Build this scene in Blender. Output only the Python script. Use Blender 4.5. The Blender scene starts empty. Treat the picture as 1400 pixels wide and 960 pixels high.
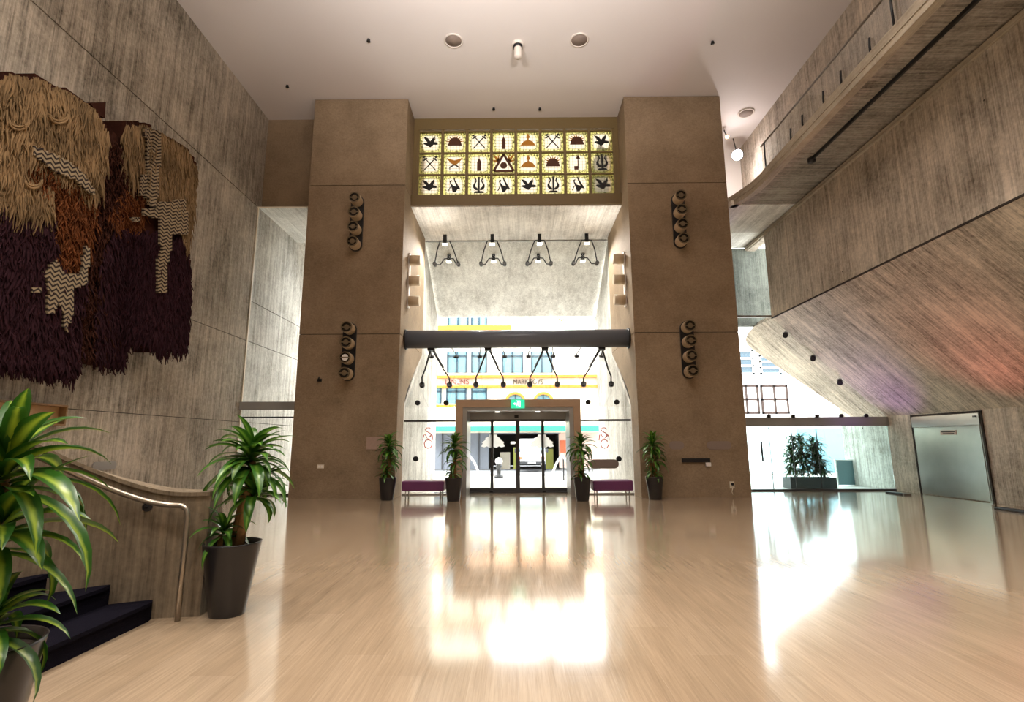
import bpy, math, random
from mathutils import Vector, Matrix
R=math.radians
scene=bpy.context.scene
C=scene.collection
random.seed(7)

# ------------------------------------------------------------------ camera
F=713.0
cam_d=bpy.data.cameras.new('camera'); cam=bpy.data.objects.new('camera',cam_d); C.objects.link(cam)
cam_d.sensor_width=36; cam_d.lens=F/1400*36; cam_d.clip_start=.05; cam_d.clip_end=500
CAMH=1.45
RM=(Matrix.Rotation(R(.48),3,'Z')@Matrix.Rotation(R(90+10.02),3,'X')@Matrix.Rotation(R(-.22),3,'Z'))
cam.matrix_world=Matrix.Translation((0,0,CAMH))@RM.to_4x4()
scene.camera=cam
O=Vector((0,0,CAMH))
def at(px,py,axis,val):
    """the point of the place seen at (px,py) on the plane axis=val"""
    d=RM@Vector(((px-700)/F,(480-py)/F,-1))
    i='xyz'.index(axis)
    return O+d*((val-O[i])/d[i])

# ------------------------------------------------------------------ materials
def srgb(r,g,b):
    f=lambda c:(c/255/12.92) if c/255<=.04045 else ((c/255+.055)/1.055)**2.4
    return (f(r),f(g),f(b),1)
def newmat(name):
    m=bpy.data.materials.new(name); m.use_nodes=True
    nt=m.node_tree; b=nt.nodes['Principled BSDF']
    return m,nt,b
def N(nt,t,**kw):
    n=nt.nodes.new(t)
    for k,v in kw.items():
        if k in n.inputs: n.inputs[k].default_value=v
        else: setattr(n,k,v)
    return n
def simple(name,col,rough=.5,metal=0,spec=.5,noise=0,nscale=20,bump=0):
    m,nt,b=newmat(name)
    b.inputs['Base Color'].default_value=col; b.inputs['Roughness'].default_value=rough
    b.inputs['Metallic'].default_value=metal; b.inputs['Specular IOR Level'].default_value=spec
    if noise or bump:
        tc=N(nt,'ShaderNodeTexCoord'); n=N(nt,'ShaderNodeTexNoise',Scale=nscale,Detail=4)
        nt.links.new(tc.outputs['Object'],n.inputs['Vector'])
        if noise:
            mx=N(nt,'ShaderNodeMix',data_type='RGBA',blend_type='MULTIPLY'); mx.inputs[0].default_value=1
            rp=N(nt,'ShaderNodeMapRange'); rp.inputs[3].default_value=1-noise; rp.inputs[4].default_value=1+noise
            nt.links.new(n.outputs['Fac'],rp.inputs[0])
            mx.inputs[6].default_value=col; nt.links.new(rp.outputs[0],mx.inputs[7]); nt.links.new(mx.outputs[2],b.inputs['Base Color'])
        if bump:
            bp=N(nt,'ShaderNodeBump',Strength=bump,Distance=.02)
            nt.links.new(n.outputs['Fac'],bp.inputs['Height']); nt.links.new(bp.outputs[0],b.inputs['Normal'])
    return m
def concrete(name,dark,light,scale,fine=5.0,contrast=1.0,rough=.75,holes=True,bump=.35,board=1.0):
    """board-marked concrete: scale = how fast the texture changes along x,y,z"""
    m,nt,b=newmat(name); L=nt.links.new
    tc=N(nt,'ShaderNodeTexCoord')
    def noise(s,det,rgh=.6):
        mp=N(nt,'ShaderNodeMapping'); mp.inputs['Scale'].default_value=s
        L(tc.outputs['Object'],mp.inputs['Vector'])
        n=N(nt,'ShaderNodeTexNoise',Scale=1.0,Detail=det,Roughness=rgh); L(mp.outputs[0],n.inputs['Vector']); return n.outputs['Fac']
    a=noise([s*1.0 for s in scale],2)            # board to board
    f=noise([s*fine if s>1 else s*3 for s in scale],6,.7)   # wood grain print
    c=noise((.7,.7,.7),7,.7)                  # clouds
    g=noise((14,14,14),4,.7)                     # pores
    def mul(x,k,add=0):
        n=N(nt,'ShaderNodeMath',operation='MULTIPLY_ADD'); L(x,n.inputs[0]); n.inputs[1].default_value=k; n.inputs[2].default_value=add; return n.outputs[0]
    def add(x,y):
        n=N(nt,'ShaderNodeMath',operation='ADD'); L(x,n.inputs[0]); L(y,n.inputs[1]); return n.outputs[0]
    s=add(add(mul(a,.9*contrast*board,-.45*contrast*board),mul(f,1.5*contrast,-.75*contrast)),add(mul(c,1.25,-.625),mul(g,.9*contrast,-.45*contrast+.5)))
    rp=N(nt,'ShaderNodeValToRGB'); rp.color_ramp.elements[0].position=.05; rp.color_ramp.elements[0].color=dark
    rp.color_ramp.elements[1].position=.85; rp.color_ramp.elements[1].color=light
    L(s,rp.inputs[0]); col=rp.outputs[0]
    if holes:
        v=N(nt,'ShaderNodeTexVoronoi',Scale=1.15,Randomness=.55); L(tc.outputs['Object'],v.inputs['Vector'])
        lt=N(nt,'ShaderNodeMath',operation='LESS_THAN'); L(v.outputs['Distance'],lt.inputs[0]); lt.inputs[1].default_value=.03
        mx=N(nt,'ShaderNodeMix',data_type='RGBA'); L(lt.outputs[0],mx.inputs[0]); L(col,mx.inputs[6]); mx.inputs[7].default_value=[x*.35 for x in dark[:3]]+[1]
        col=mx.outputs[2]
    L(col,b.inputs['Base Color']); b.inputs['Roughness'].default_value=rough; b.inputs['Specular IOR Level'].default_value=.25
    bp=N(nt,'ShaderNodeBump',Strength=bump,Distance=.03); L(add(mul(a,.5),mul(f,.7)),bp.inputs['Height']); L(bp.outputs[0],b.inputs['Normal'])
    return m
def glassmat(name,tint=(1,1,1,1),refl=.5,rough=0.0):
    m,nt,b=newmat(name); nt.nodes.remove(b); L=nt.links.new
    out=nt.nodes['Material Output']
    t=N(nt,'ShaderNodeBsdfTransparent'); t.inputs[0].default_value=tint
    g=N(nt,'ShaderNodeBsdfGlossy'); g.inputs['Roughness'].default_value=rough
    fr=N(nt,'ShaderNodeFresnel',IOR=1.45)
    ml=N(nt,'ShaderNodeMath',operation='MULTIPLY'); L(fr.outputs[0],ml.inputs[0]); ml.inputs[1].default_value=refl
    mx=N(nt,'ShaderNodeMixShader'); L(ml.outputs[0],mx.inputs[0]); L(t.outputs[0],mx.inputs[1]); L(g.outputs[0],mx.inputs[2]); L(mx.outputs[0],out.inputs[0])
    return m
def emit(name,col,st):
    m,nt,b=newmat(name); b.inputs['Base Color'].default_value=col
    b.inputs['Emission Color'].default_value=col; b.inputs['Emission Strength'].default_value=st; return m

M={}
M['wall_l']=concrete('concrete_vertical_boards',srgb(80,73,62),srgb(206,194,176),(9,9,.4),fine=5,contrast=.8)
M['wall_r']=concrete('concrete_vertical_boards_pale',srgb(100,91,80),srgb(222,208,190),(8,8,.4),fine=5,contrast=.75)
M['slope']=concrete('concrete_sloping_boards',srgb(96,88,77),srgb(226,214,196),(.35,6,.35),fine=5,contrast=.95)
M['soffit_x']=concrete('concrete_cross_boards_shaded',srgb(76,70,62),srgb(176,166,152),(.5,9,9),fine=4,contrast=.9,holes=False)  # balcony underside: indoor shade put into the darker colour
M['soffit_y']=concrete('concrete_long_boards_daylit',srgb(176,170,160),srgb(250,246,238),(6,.25,6),fine=6,contrast=.8,holes=False)  # outer soffit: daylight put into the lighter colour
M['pillar']=concrete('concrete_smooth_brown',srgb(112,94,72),srgb(166,144,118),(1.5,1.5,2.4),fine=16,contrast=.5,holes=False,bump=.15,board=.5)
M['outwall']=concrete('concrete_boards_daylit',srgb(120,114,104),srgb(232,228,220),(8,8,.2),fine=4,contrast=.8)  # same concrete as indoors, with daylight put into the paler grey
M['bal']=concrete('concrete_parapet',srgb(70,60,48),srgb(150,134,112),(9,9,.5),fine=4,contrast=.6,holes=False)
M['fascia']=concrete('concrete_fascia',srgb(126,114,98),srgb(196,184,164),(9,.2,9),fine=4,contrast=.6,holes=False)
M['spandrel']=concrete('concrete_shaded_spandrel',srgb(52,54,48),srgb(120,122,112),(8,8,.2),fine=4,contrast=.6)  # shadow on the spandrel put into its dark colour
M['gap']=simple('dark_joint',srgb(52,44,38),.9)
M['ceil']=simple('painted_ceiling',srgb(220,212,208),.6,noise=.06,nscale=.25)
M['white']=simple('white_plaster',srgb(238,232,226),.6)
M['black']=simple('black_metal',srgb(22,22,26),.45)
M['blackm']=simple('dark_steel',srgb(48,46,44),.35,metal=.6)
M['steel']=simple('brushed_steel',srgb(176,174,168),.28,metal=.9,noise=.12,nscale=3)
M['grey']=simple('grey_aluminium',srgb(164,162,158),.35,metal=.3)
M['lgrey']=simple('light_grey_transom',srgb(158,158,154),.45)
M['dgrey']=simple('dark_grey_aluminium',srgb(74,74,76),.4,metal=.3)
M['tube']=simple('charcoal_painted_steel',srgb(108,116,130),.3)
M['portal']=simple('tan_portal_cladding',srgb(176,146,118),.55,noise=.08,nscale=6)
M['pot']=simple('charcoal_glazed_pot',srgb(38,36,38),.28,noise=.15,nscale=8)
M['soil']=simple('soil',srgb(46,34,24),.95,noise=.3,bump=.5)
M['cane']=simple('cane_bark',srgb(156,118,78),.8,noise=.3,nscale=30,bump=.4)
M['purple']=simple('purple_leather',srgb(104,50,92),.35,noise=.06)
M['carpet']=simple('navy_carpet',srgb(17,15,26),.98,noise=.5,nscale=160,bump=.6,spec=.1)
M['wood']=simple('pale_wood',srgb(196,160,116),.5,noise=.1)
M['wooddark']=simple('ledge_wood',srgb(150,116,78),.5,noise=.15)
M['rail']=simple('handrail_metal',srgb(170,160,146),.28,metal=.8)
M['cyl']=simple('fitting_cream',srgb(206,186,156),.45)
M['lens']=simple('dark_reflector',srgb(44,38,30),.25,metal=.5)
M['fin']=simple('lamp_fin',srgb(120,104,80),.4,metal=.4)
M['frame']=simple('olive_bronze_frame',srgb(120,100,62),.5,noise=.1)
M['plaque']=simple('pinkish_plaque',srgb(168,142,128),.5,noise=.15,nscale=30)
M['cream']=simple('cream_plastic',srgb(232,220,198),.4)
M['glass']=glassmat('clear_glass',(.97,.985,.98,1),.22)
M['cyan']=glassmat('green_tinted_glass',(.84,.97,.97,1),.8)
M['pane']=simple('window_blue_pane',srgb(110,146,156),.15)
M['dpane']=simple('window_dark_pane',srgb(52,72,84),.15)
M['tealm']=simple('teal_awning',srgb(52,132,116),.6)
M['ochre']=simple('ochre_render',srgb(206,124,34),.8,noise=.05)
M['facade']=simple('cream_render',srgb(236,226,206),.8,noise=.04)
M['signred']=simple('dull_red_letters',srgb(130,50,40),.7)
M['signbrn']=simple('dark_brown_letters',srgb(50,30,20),.7)
M['pave']=simple('pale_paving',srgb(206,202,196),.8,noise=.1,nscale=3)
M['kerb']=simple('kerb_stone',srgb(140,124,108),.8)
M['road']=simple('asphalt',srgb(130,130,132),.9,noise=.15,nscale=8)
M['shopgrey']=simple('grey_shutter',srgb(118,122,130),.6,noise=.1,nscale=4)
M['shopdark']=simple('dark_shop_interior',srgb(70,72,74),.8)
M['lime']=simple('lime_panel',srgb(206,210,110),.6)
M['pink']=simple('pink_pilaster',srgb(232,200,184),.8)
M['orangep']=simple('orange_poster',srgb(214,112,74),.6)
M['red']=simple('red_vinyl',srgb(222,70,48),.5)
M['decal']=simple('white_vinyl',srgb(245,245,245),.6)
def vinyl():
    m,nt,b=newmat('translucent_white_vinyl'); t=N(nt,'ShaderNodeBsdfTranslucent'); t.inputs[0].default_value=(.9,.9,.9,1); mx=N(nt,'ShaderNodeMixShader'); mx.inputs[0].default_value=.85; b.inputs['Base Color'].default_value=(.9,.9,.9,1)
    nt.links.new(b.outputs[0],mx.inputs[1]); nt.links.new(t.outputs[0],mx.inputs[2]); nt.links.new(mx.outputs[0],nt.nodes['Material Output'].inputs[0]); return m
M['vinyl']=vinyl()
M['vanw']=simple('white_car_paint',srgb(236,238,242),.25)
M['tyre']=simple('tyre',srgb(28,28,28),.8)
M['green_exit']=emit('exit_green',srgb(40,200,150),.9)
M['white_exit']=emit('exit_white',(1,1,1,1),1.2)
M['lamp_w']=emit('lamp_white',(1,.93,.95,1),60)
M['lamp_o']=emit('lamp_orange',(1,.55,.2,1),12)
M['lamp_s']=emit('lamp_soft',(1,.93,.8,1),3)
M['spk']=simple('speaker_grille',srgb(138,122,112),.7,noise=.1,nscale=60)
M['rim']=simple('white_rim',srgb(228,218,208),.5)
M['tower']=simple('green_grey_tower',srgb(34,50,36),.7,noise=.3,nscale=.6)

def leafmat(name,edge,mid):
    m,nt,b=newmat(name); L=nt.links.new
    uv=N(nt,'ShaderNodeUVMap'); sp=N(nt,'ShaderNodeSeparateXYZ'); L(uv.outputs[0],sp.inputs[0])
    s=N(nt,'ShaderNodeMath',operation='SUBTRACT'); L(sp.outputs[0],s.inputs[0]); s.inputs[1].default_value=.5
    a=N(nt,'ShaderNodeMath',operation='ABSOLUTE'); L(s.outputs[0],a.inputs[0])
    tc=N(nt,'ShaderNodeTexCoord'); n=N(nt,'ShaderNodeTexNoise',Scale=5.0); L(tc.outputs['Object'],n.inputs['Vector'])
    ad=N(nt,'ShaderNodeMath',operation='MULTIPLY_ADD'); L(n.outputs['Fac'],ad.inputs[0]); ad.inputs[1].default_value=.35; L(a.outputs[0],ad.inputs[2])
    rp=N(nt,'ShaderNodeValToRGB'); e=rp.color_ramp.elements; e[0].position=.2; e[0].color=mid; e[1].position=.42; e[1].color=edge
    L(ad.outputs[0],rp.inputs[0]); L(rp.outputs[0],b.inputs['Base Color'])
    b.inputs['Roughness'].default_value=.3; b.inputs['Specular IOR Level'].default_value=.6
    tr=N(nt,'ShaderNodeBsdfTranslucent'); L(rp.outputs[0],tr.inputs[0])
    mx=N(nt,'ShaderNodeMixShader'); mx.inputs[0].default_value=.2
    L(b.outputs[0],mx.inputs[1]); L(tr.outputs[0],mx.inputs[2]); L(mx.outputs[0],nt.nodes['Material Output'].inputs[0])
    return m
M['leaf']=leafmat('dracaena_leaf',srgb(54,102,32),srgb(116,160,58))
M['leafy']=leafmat('striped_dracaena_leaf',srgb(44,92,28),srgb(150,174,54))
M['leafo']=leafmat('outdoor_leaf',srgb(42,74,40),srgb(84,118,62))

def floormat():
    m,nt,b=newmat('polished_striated_stone_strips'); L=nt.links.new
    tc=N(nt,'ShaderNodeTexCoord')
    mp=N(nt,'ShaderNodeMapping'); mp.inputs['Rotation'].default_value=(0,0,R(90)); L(tc.outputs['Object'],mp.inputs['Vector'])
    br=N(nt,'ShaderNodeTexBrick'); br.offset=.37; br.inputs['Scale'].default_value=1.0
    br.inputs['Brick Width'].default_value=.9; br.inputs['Row Height'].default_value=.3; br.inputs['Mortar Size'].default_value=.0012
    br.inputs['Color1'].default_value=srgb(172,150,124); br.inputs['Color2'].default_value=srgb(182,160,134); br.inputs['Mortar'].default_value=srgb(184,164,140)
    L(mp.outputs[0],br.inputs['Vector'])
    def noise(s,d,r=.6):
        q=N(nt,'ShaderNodeMapping'); q.inputs['Scale'].default_value=s; L(tc.outputs['Object'],q.inputs['Vector'])
        n=N(nt,'ShaderNodeTexNoise',Scale=1.0,Detail=d,Roughness=r); L(q.outputs[0],n.inputs['Vector']); return n.outputs['Fac']
    f=noise((55,1.6,1),6,.75); g=noise((9,.8,1),3); c=noise((.5,.25,1),3)
    def mr(x,lo,hi,a=.25,z=.75):
        r_=N(nt,'ShaderNodeMapRange'); L(x,r_.inputs[0]); r_.inputs[1].default_value=a; r_.inputs[2].default_value=z; r_.inputs[3].default_value=lo; r_.inputs[4].default_value=hi; return r_.outputs[0]
    col=br.outputs['Color']
    for x,lo,hi in ((f,.74,1.16),(g,.88,1.08),(c,.92,1.06)):
        mx=N(nt,'ShaderNodeMix',data_type='RGBA',blend_type='MULTIPLY'); mx.inputs[0].default_value=1; L(col,mx.inputs[6]); L(mr(x,lo,hi),mx.inputs[7]); col=mx.outputs[2]
    L(col,b.inputs['Base Color'])
    L(mr(f,.08,.17),b.inputs['Roughness']); b.inputs['Specular IOR Level'].default_value=.6
    b.inputs['Coat Weight'].default_value=.6; b.inputs['Coat Roughness'].default_value=.09
    bp=N(nt,'ShaderNodeBump',Strength=.06,Distance=.01); L(c,bp.inputs['Height']); L(bp.outputs[0],b.inputs['Normal'])
    return m
M['floor']=floormat()

def zigzag():
    m,nt,b=newmat('black_cream_chevron_weave'); L=nt.links.new
    tc=N(nt,'ShaderNodeTexCoord'); sp=N(nt,'ShaderNodeSeparateXYZ'); L(tc.outputs['Object'],sp.inputs[0])
    def ma(op,x,y):
        n=N(nt,'ShaderNodeMath',operation=op)
        for i,v in enumerate((x,y)):
            if v is None: continue
            if isinstance(v,(int,float)): n.inputs[i].default_value=v
            else: L(v,n.inputs[i])
        return n.outputs[0]
    y=ma('ABSOLUTE',ma('SUBTRACT',ma('FRACT',ma('MULTIPLY',sp.outputs[1],7.5),None),.5),None)
    z=ma('FRACT',ma('ADD',ma('MULTIPLY',sp.outputs[2],13.0),ma('MULTIPLY',y,1.5)),None)
    s=ma('GREATER_THAN',z,.45)
    mx=N(nt,'ShaderNodeMix',data_type='RGBA'); L(s,mx.inputs[0]); mx.inputs[6].default_value=srgb(40,28,24); mx.inputs[7].default_value=srgb(150,132,104)
    L(mx.outputs[2],b.inputs['Base Color']); b.inputs['Roughness'].default_value=.95; return m
M['zig']=zigzag()
M['yarn_c']=simple('cream_yarn',srgb(132,108,78),.95,noise=.85,nscale=2.2,spec=.1)
M['yarn_o']=simple('rust_yarn',srgb(104,60,33),.95,noise=.6,nscale=5,spec=.1)
M['yarn_b']=simple('red_brown_weave',srgb(60,33,24),.95,noise=.3,nscale=12,spec=.1,bump=.4)
M['yarn_p']=simple('aubergine_yarn',srgb(50,28,34),.95,noise=.35,nscale=5,spec=.1)

def stained():
    m,nt,b=newmat('leaded_stained_glass'); nt.nodes.remove(b); L=nt.links.new
    uv=N(nt,'ShaderNodeUVMap'); sp=N(nt,'ShaderNodeSeparateXYZ'); L(uv.outputs[0],sp.inputs[0])
    def ma(op,x,y=None):
        n=N(nt,'ShaderNodeMath',operation=op)
        for i,v in enumerate((x,y)):
            if v is None: continue
            if isinstance(v,(int,float)): n.inputs[i].default_value=v
            else: L(v,n.inputs[i])
        return n.outputs[0]
    ax=ma('ABSOLUTE',ma('SUBTRACT',sp.outputs[0],.5)); ay=ma('ABSOLUTE',ma('SUBTRACT',sp.outputs[1],.5))
    r=ma('POWER',ma('ADD',ma('POWER',ax,4),ma('POWER',ay,4)),.25)
    rp=N(nt,'ShaderNodeValToRGB'); e=rp.color_ramp.elements
    e[0].position=.30; e[0].color=srgb(118,107,93); e[1].position=.44; e[1].color=srgb(112,104,58)
    n1=N(nt,'ShaderNodeTexNoise',Scale=14.0); L(uv.outputs[0],n1.inputs['Vector'])
    L(ma('ADD',r,ma('MULTIPLY',ma('SUBTRACT',n1.outputs['Fac'],.5),.12)),rp.inputs[0])
    gx=ma('LESS_THAN',ma('FRACT',ma('MULTIPLY',sp.outputs[0],7.0)),.1); gy=ma('LESS_THAN',ma('FRACT',ma('MULTIPLY',sp.outputs[1],7.0)),.1)
    v=N(nt,'ShaderNodeTexVoronoi',feature='DISTANCE_TO_EDGE',Scale=8.0); L(uv.outputs[0],v.inputs['Vector'])
    vv=ma('MULTIPLY',ma('LESS_THAN',v.outputs['Distance'],.06),ma('GREATER_THAN',r,.36))
    ln=ma('MAXIMUM',ma('MULTIPLY',ma('MAXIMUM',gx,gy),.8),vv)
    mx=N(nt,'ShaderNodeMix',data_type='RGBA'); L(ln,mx.inputs[0]); L(rp.outputs[0],mx.inputs[6]); mx.inputs[7].default_value=srgb(44,40,18)
    t=N(nt,'ShaderNodeBsdfTransparent'); L(mx.outputs[2],t.inputs[0]); tl=N(nt,'ShaderNodeBsdfTranslucent'); L(mx.outputs[2],tl.inputs[0])
    ms=N(nt,'ShaderNodeMixShader'); ms.inputs[0].default_value=.4; L(t.outputs[0],ms.inputs[1]); L(tl.outputs[0],ms.inputs[2]); L(ms.outputs[0],nt.nodes['Material Output'].inputs[0])
    return m
M['stained']=stained()
M['amber']=simple('amber_enamel',srgb(196,132,40),.6)
M['umber']=simple('umber_enamel',srgb(84,44,22),.6)
M['inky']=simple('ink_enamel',srgb(24,24,24),.6)

# ------------------------------------------------------------------ mesh helpers
def woff(o):
    v=Vector((0,0,0))
    while o: v+=o.location; o=o.parent
    return v
class MB:
    def __init__(s): s.v=[]; s.f=[]; s.uv=[]; s.smooth=[]
    def add(s,vs,fs,sm=False,uvs=None):
        b=len(s.v); s.v+= [Vector(v) for v in vs]
        for i,f in enumerate(fs):
            s.f.append([b+j for j in f]); s.smooth.append(sm); s.uv.append(uvs[i] if uvs else None)
        return s
    def box(s,x0,x1,y0,y1,z0,z1):
        vs=[(x,y,z) for x in (x0,x1) for y in (y0,y1) for z in (z0,z1)]
        return s.add(vs,[(0,1,3,2),(4,6,7,5),(0,4,5,1),(2,3,7,6),(0,2,6,4),(1,5,7,3)])
    def obox(s,c,sz,rz=0,rx=0):
        m=Matrix.Rotation(rz,3,'Z')@Matrix.Rotation(rx,3,'X'); c=Vector(c)
        vs=[c+m@Vector((x*sz[0]/2,y*sz[1]/2,z*sz[2]/2)) for x in (-1,1) for y in (-1,1) for z in (-1,1)]
        return s.add(vs,[(0,1,3,2),(4,6,7,5),(0,4,5,1),(2,3,7,6),(0,2,6,4),(1,5,7,3)])
    def rbox(s,x0,x1,y0,y1,z0,z1,r=.03,n=4):
        """box with rounded edges in plan and a softened top"""
        def ring(i,z):
            o=[]
            for cx,cy,a0 in ((x1-r,y1-r,0),(x0+r,y1-r,90),(x0+r,y0+r,180),(x1-r,y0+r,270)):
                for k in range(n+1):
                    a=R(a0+90*k/n); o.append((cx+(r-i)*math.cos(a),cy+(r-i)*math.sin(a),z))
            return o
        rings=[ring(r*.5,z0),ring(0,z0+r*.5),ring(0,z1-r)]+[ring(r*(1-math.cos(a)),z1-r+r*math.sin(a)) for a in (R(30),R(60),R(88))]
        m=len(rings[0]); vs=[p for q in rings for p in q]; fs=[]
        for i in range(len(rings)-1):
            for k in range(m): fs.append((i*m+k,i*m+(k+1)%m,(i+1)*m+(k+1)%m,(i+1)*m+k))
        fs.append(tuple(reversed(range(m)))); fs.append(tuple((len(rings)-1)*m+k for k in range(m)))
        return s.add(vs,fs)
    def tube(s,pts,r,n=10,caps=True,sm=True,sx=1,up=None):
        pts=[Vector(p) for p in pts]; k=len(pts); rs=r if isinstance(r,(list,tuple)) else [r]*k
        t0=(pts[1]-pts[0]).normalized(); a=Vector((0,0,1)) if abs(t0.z)<.9 else Vector((1,0,0))
        if up: a=Vector(up)
        u=(a-t0*a.dot(t0)).normalized(); vs=[]
        for i,p in enumerate(pts):
            t=((pts[min(i+1,k-1)]-pts[max(i-1,0)])).normalized()
            u=(u-t*u.dot(t)).normalized(); w=t.cross(u)
            for j in range(n):
                th=2*math.pi*j/n; vs.append(p+(u*math.cos(th)*sx+w*math.sin(th))*rs[i])
        fs=[(i*n+j,i*n+(j+1)%n,(i+1)*n+(j+1)%n,(i+1)*n+j) for i in range(k-1) for j in range(n)]
        s.add(vs,fs,sm)
        if caps:
            b=len(s.v)-len(vs)
            s.f.append([b+j for j in reversed(range(n))]); s.smooth.append(False); s.uv.append(None)
            s.f.append([b+(k-1)*n+j for j in range(n)]); s.smooth.append(False); s.uv.append(None)
        return s
    def lathe(s,c,prof,n=24,ex=1,ey=1,sm=True):
        c=Vector(c); vs=[]
        for r,z in prof:
            for j in range(n):
                a=2*math.pi*j/n; vs.append(c+Vector((r*ex*math.cos(a),r*ey*math.sin(a),z)))
        k=len(prof)
        fs=[(i*n+j,i*n+(j+1)%n,(i+1)*n+(j+1)%n,(i+1)*n+j) for i in range(k-1) for j in range(n)]
        return s.add(vs,fs,sm)
    def prism(s,poly,d0,d1,axis):
        """poly of 2d points; axis x: (y,z)  y: (x,z)  z: (x,y)"""
        def mk(p,d): return {'x':(d,p[0],p[1]),'y':(p[0],d,p[1]),'z':(p[0],p[1],d)}[axis]
        n=len(poly); vs=[mk(p,d0) for p in poly]+[mk(p,d1) for p in poly]
        fs=[tuple(range(n)),tuple(reversed(range(n,2*n)))]+[(i,n+i,n+(i+1)%n,(i+1)%n) for i in range(n)]
        return s.add(vs,fs)
    def build(s,name,mat,parent=None,keep=False):
        me=bpy.data.meshes.new(name); off=woff(parent) if parent else Vector((0,0,0))
        me.from_pydata([tuple(v-off) for v in s.v],[],s.f)
        if any(u for u in s.uv):
            ul=me.uv_layers.new(name='UVMap')
            for p,u in zip(me.polygons,s.uv):
                if u:
                    for li,q in zip(p.loop_indices,u): ul.data[li].uv=q
        me.polygons.foreach_set('use_smooth',s.smooth)
        import bmesh
        if not keep:
            bm=bmesh.new(); bm.from_mesh(me); bmesh.ops.recalc_face_normals(bm,faces=bm.faces); bm.to_mesh(me); bm.free()
        me.materials.append(mat); me.update()
        o=bpy.data.objects.new(name,me); C.objects.link(o)
        if parent: o.parent=parent
        return o
def B(*a): return MB().box(*a)
def T(pts,r,**k): return MB().tube(pts,r,**k)
def empty(name,loc): 
    o=bpy.data.objects.new(name,None); o.location=loc; o.empty_display_size=.2; C.objects.link(o); return o
def tag(o,label,cat,group=None,kind=None):
    o['label']=label; o['category']=cat
    if group: o['group']=group
    if kind: o['kind']=kind
    return o
def thing(name,loc,label,cat,group=None): return tag(empty(name,loc),label,cat,group)
def struct(name,mb,mat,parent=None):
    o=mb.build(name,mat,parent)
    if not parent: o['kind']='structure'
    return o
def copy_tree(o,parent=None):
    c=o.copy(); C.objects.link(c); c.parent=parent
    for ch in list(o.children): copy_tree(ch,c)
    return c
def text_mesh(body,name,mat,parent,loc,size,extrude=.01,width=None):
    cu=bpy.data.curves.new('t','FONT'); cu.body=body; cu.size=size; cu.extrude=extrude; cu.align_x='CENTER'; cu.align_y='CENTER'
    o=bpy.data.objects.new('t',cu); C.objects.link(o)
    bpy.context.view_layer.update()
    me=bpy.data.meshes.new_from_object(o.evaluated_get(bpy.context.evaluated_depsgraph_get()))
    bpy.data.objects.remove(o)
    xs=[v.co.x for v in me.vertices]; k=1
    if width: k=width/(max(xs)-min(xs))
    off=woff(parent) if parent else Vector((0,0,0))
    for v in me.vertices:
        x,y,z=v.co; v.co=Vector((loc[0]+x*k,loc[1]-z,loc[2]+y))-off
    me.materials.clear(); me.materials.append(mat)
    q=bpy.data.objects.new(name,me); C.objects.link(q)
    if parent: q.parent=parent
    return q
def arc(cx,cz,r,a0,a1,n=12): return [(cx+r*math.cos(R(a0+(a1-a0)*i/n)),cz+r*math.sin(R(a0+(a1-a0)*i/n))) for i in range(n+1)]

# ------------------------------------------------------------------ setting
ZC=11.95; XL=-8.1; YP=14.47; XR=8.16; XR2=11.4; ZS=8.8
YB=-9.0
struct('floor',B(XL-.3,XR2+.3,YB,16.3,-.3,0),M['floor'])
struct('ceiling',MB().box(XL-.3,XR+3,YB,15.75,ZC,ZC+.3).box(6.0,XR+3,15.75,17.8,ZC,ZC+.3),M['ceil'])
# left wall: three lifts of concrete with open joints
w=MB(); 
for z0,z1 in ((0,2.085),(2.10,4.505),(4.525,8.78),(8.805,ZC)): w.box(XL-.25,XL,YB,15.28,z0,z1)
w.box(XL-.25,XL,15.28,15.9,8.805,ZC)
struct('wall_left',w,M['wall_l']); 
g=MB().box(XL-.3,XL-.02,YB,15.28,0,ZC); o=g.build('joint',M['gap'],bpy.data.objects['wall_left'])
w=MB()
for z0,z1 in ((0,2.085),(2.10,4.505),(4.525,5.75),(5.77,ZS)): w.box(XL-.25,XL,15.3,21.8,z0,z1)
struct('wall_left_outside',w,M['outwall']); MB().box(XL-.3,XL-.02,15.3,21.8,0,ZS).build('joint',M['gap'],bpy.data.objects['wall_left_outside'])
struct('wall_back',B(XL-.3,XR2+.5,YB-.3,YB,-.1,ZC+.2),M['wall_l'])
# right side: low wall, overhanging slope, upright wall
struct('wall_right_lower',B(XR2,XR2+.3,YB,16.3,0,2.25),M['wall_r'])
struct('wall_right_outside',B(XR2,XR2+.3,16.32,18.6,0,2.6),M['outwall'])
sl=MB(); Z1,Z0=5.35,2.2
n_=(.695,-.719) 
def slope_poly(ya,yb0,yb1):   # ya front, yb0 end at foot, yb1 end at the top
    a=[(XR2+.02,ya,Z0),(XR,ya,Z1),(XR,yb1,Z1),(XR2+.02,yb0,Z0)]
    b=[(XR2+.3,ya,Z0+.25),(XR+.3,ya,Z1+.1),(XR+.3,yb1,Z1+.1),(XR2+.3,yb0,Z0+.25)]
    return a+b
ol=[(YB,Z0),(17.85,Z0)]+[(17.85+(19.0-17.85)*t,Z0+(4.75-Z0)*t) for t in (.25,.5,.75,1)]+[(19.02,4.92),(18.95,5.05),(18.7,5.17),(18.2,5.28),(17.5,Z1),(YB,Z1)]
vs=[]
for off in (0,.28):
    for y,z in ol:
        vs.append((XR+1.035*(Z1-z)+off*.7,y,z+off*.71))
n=len(ol); sl.add(vs,[tuple(range(n)),tuple(reversed(range(n,2*n)))]+[(i,n+i,n+(i+1)%n,(i+1)%n) for i in range(n)])
struct('wall_right_sloping',sl,M['slope'])
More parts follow.
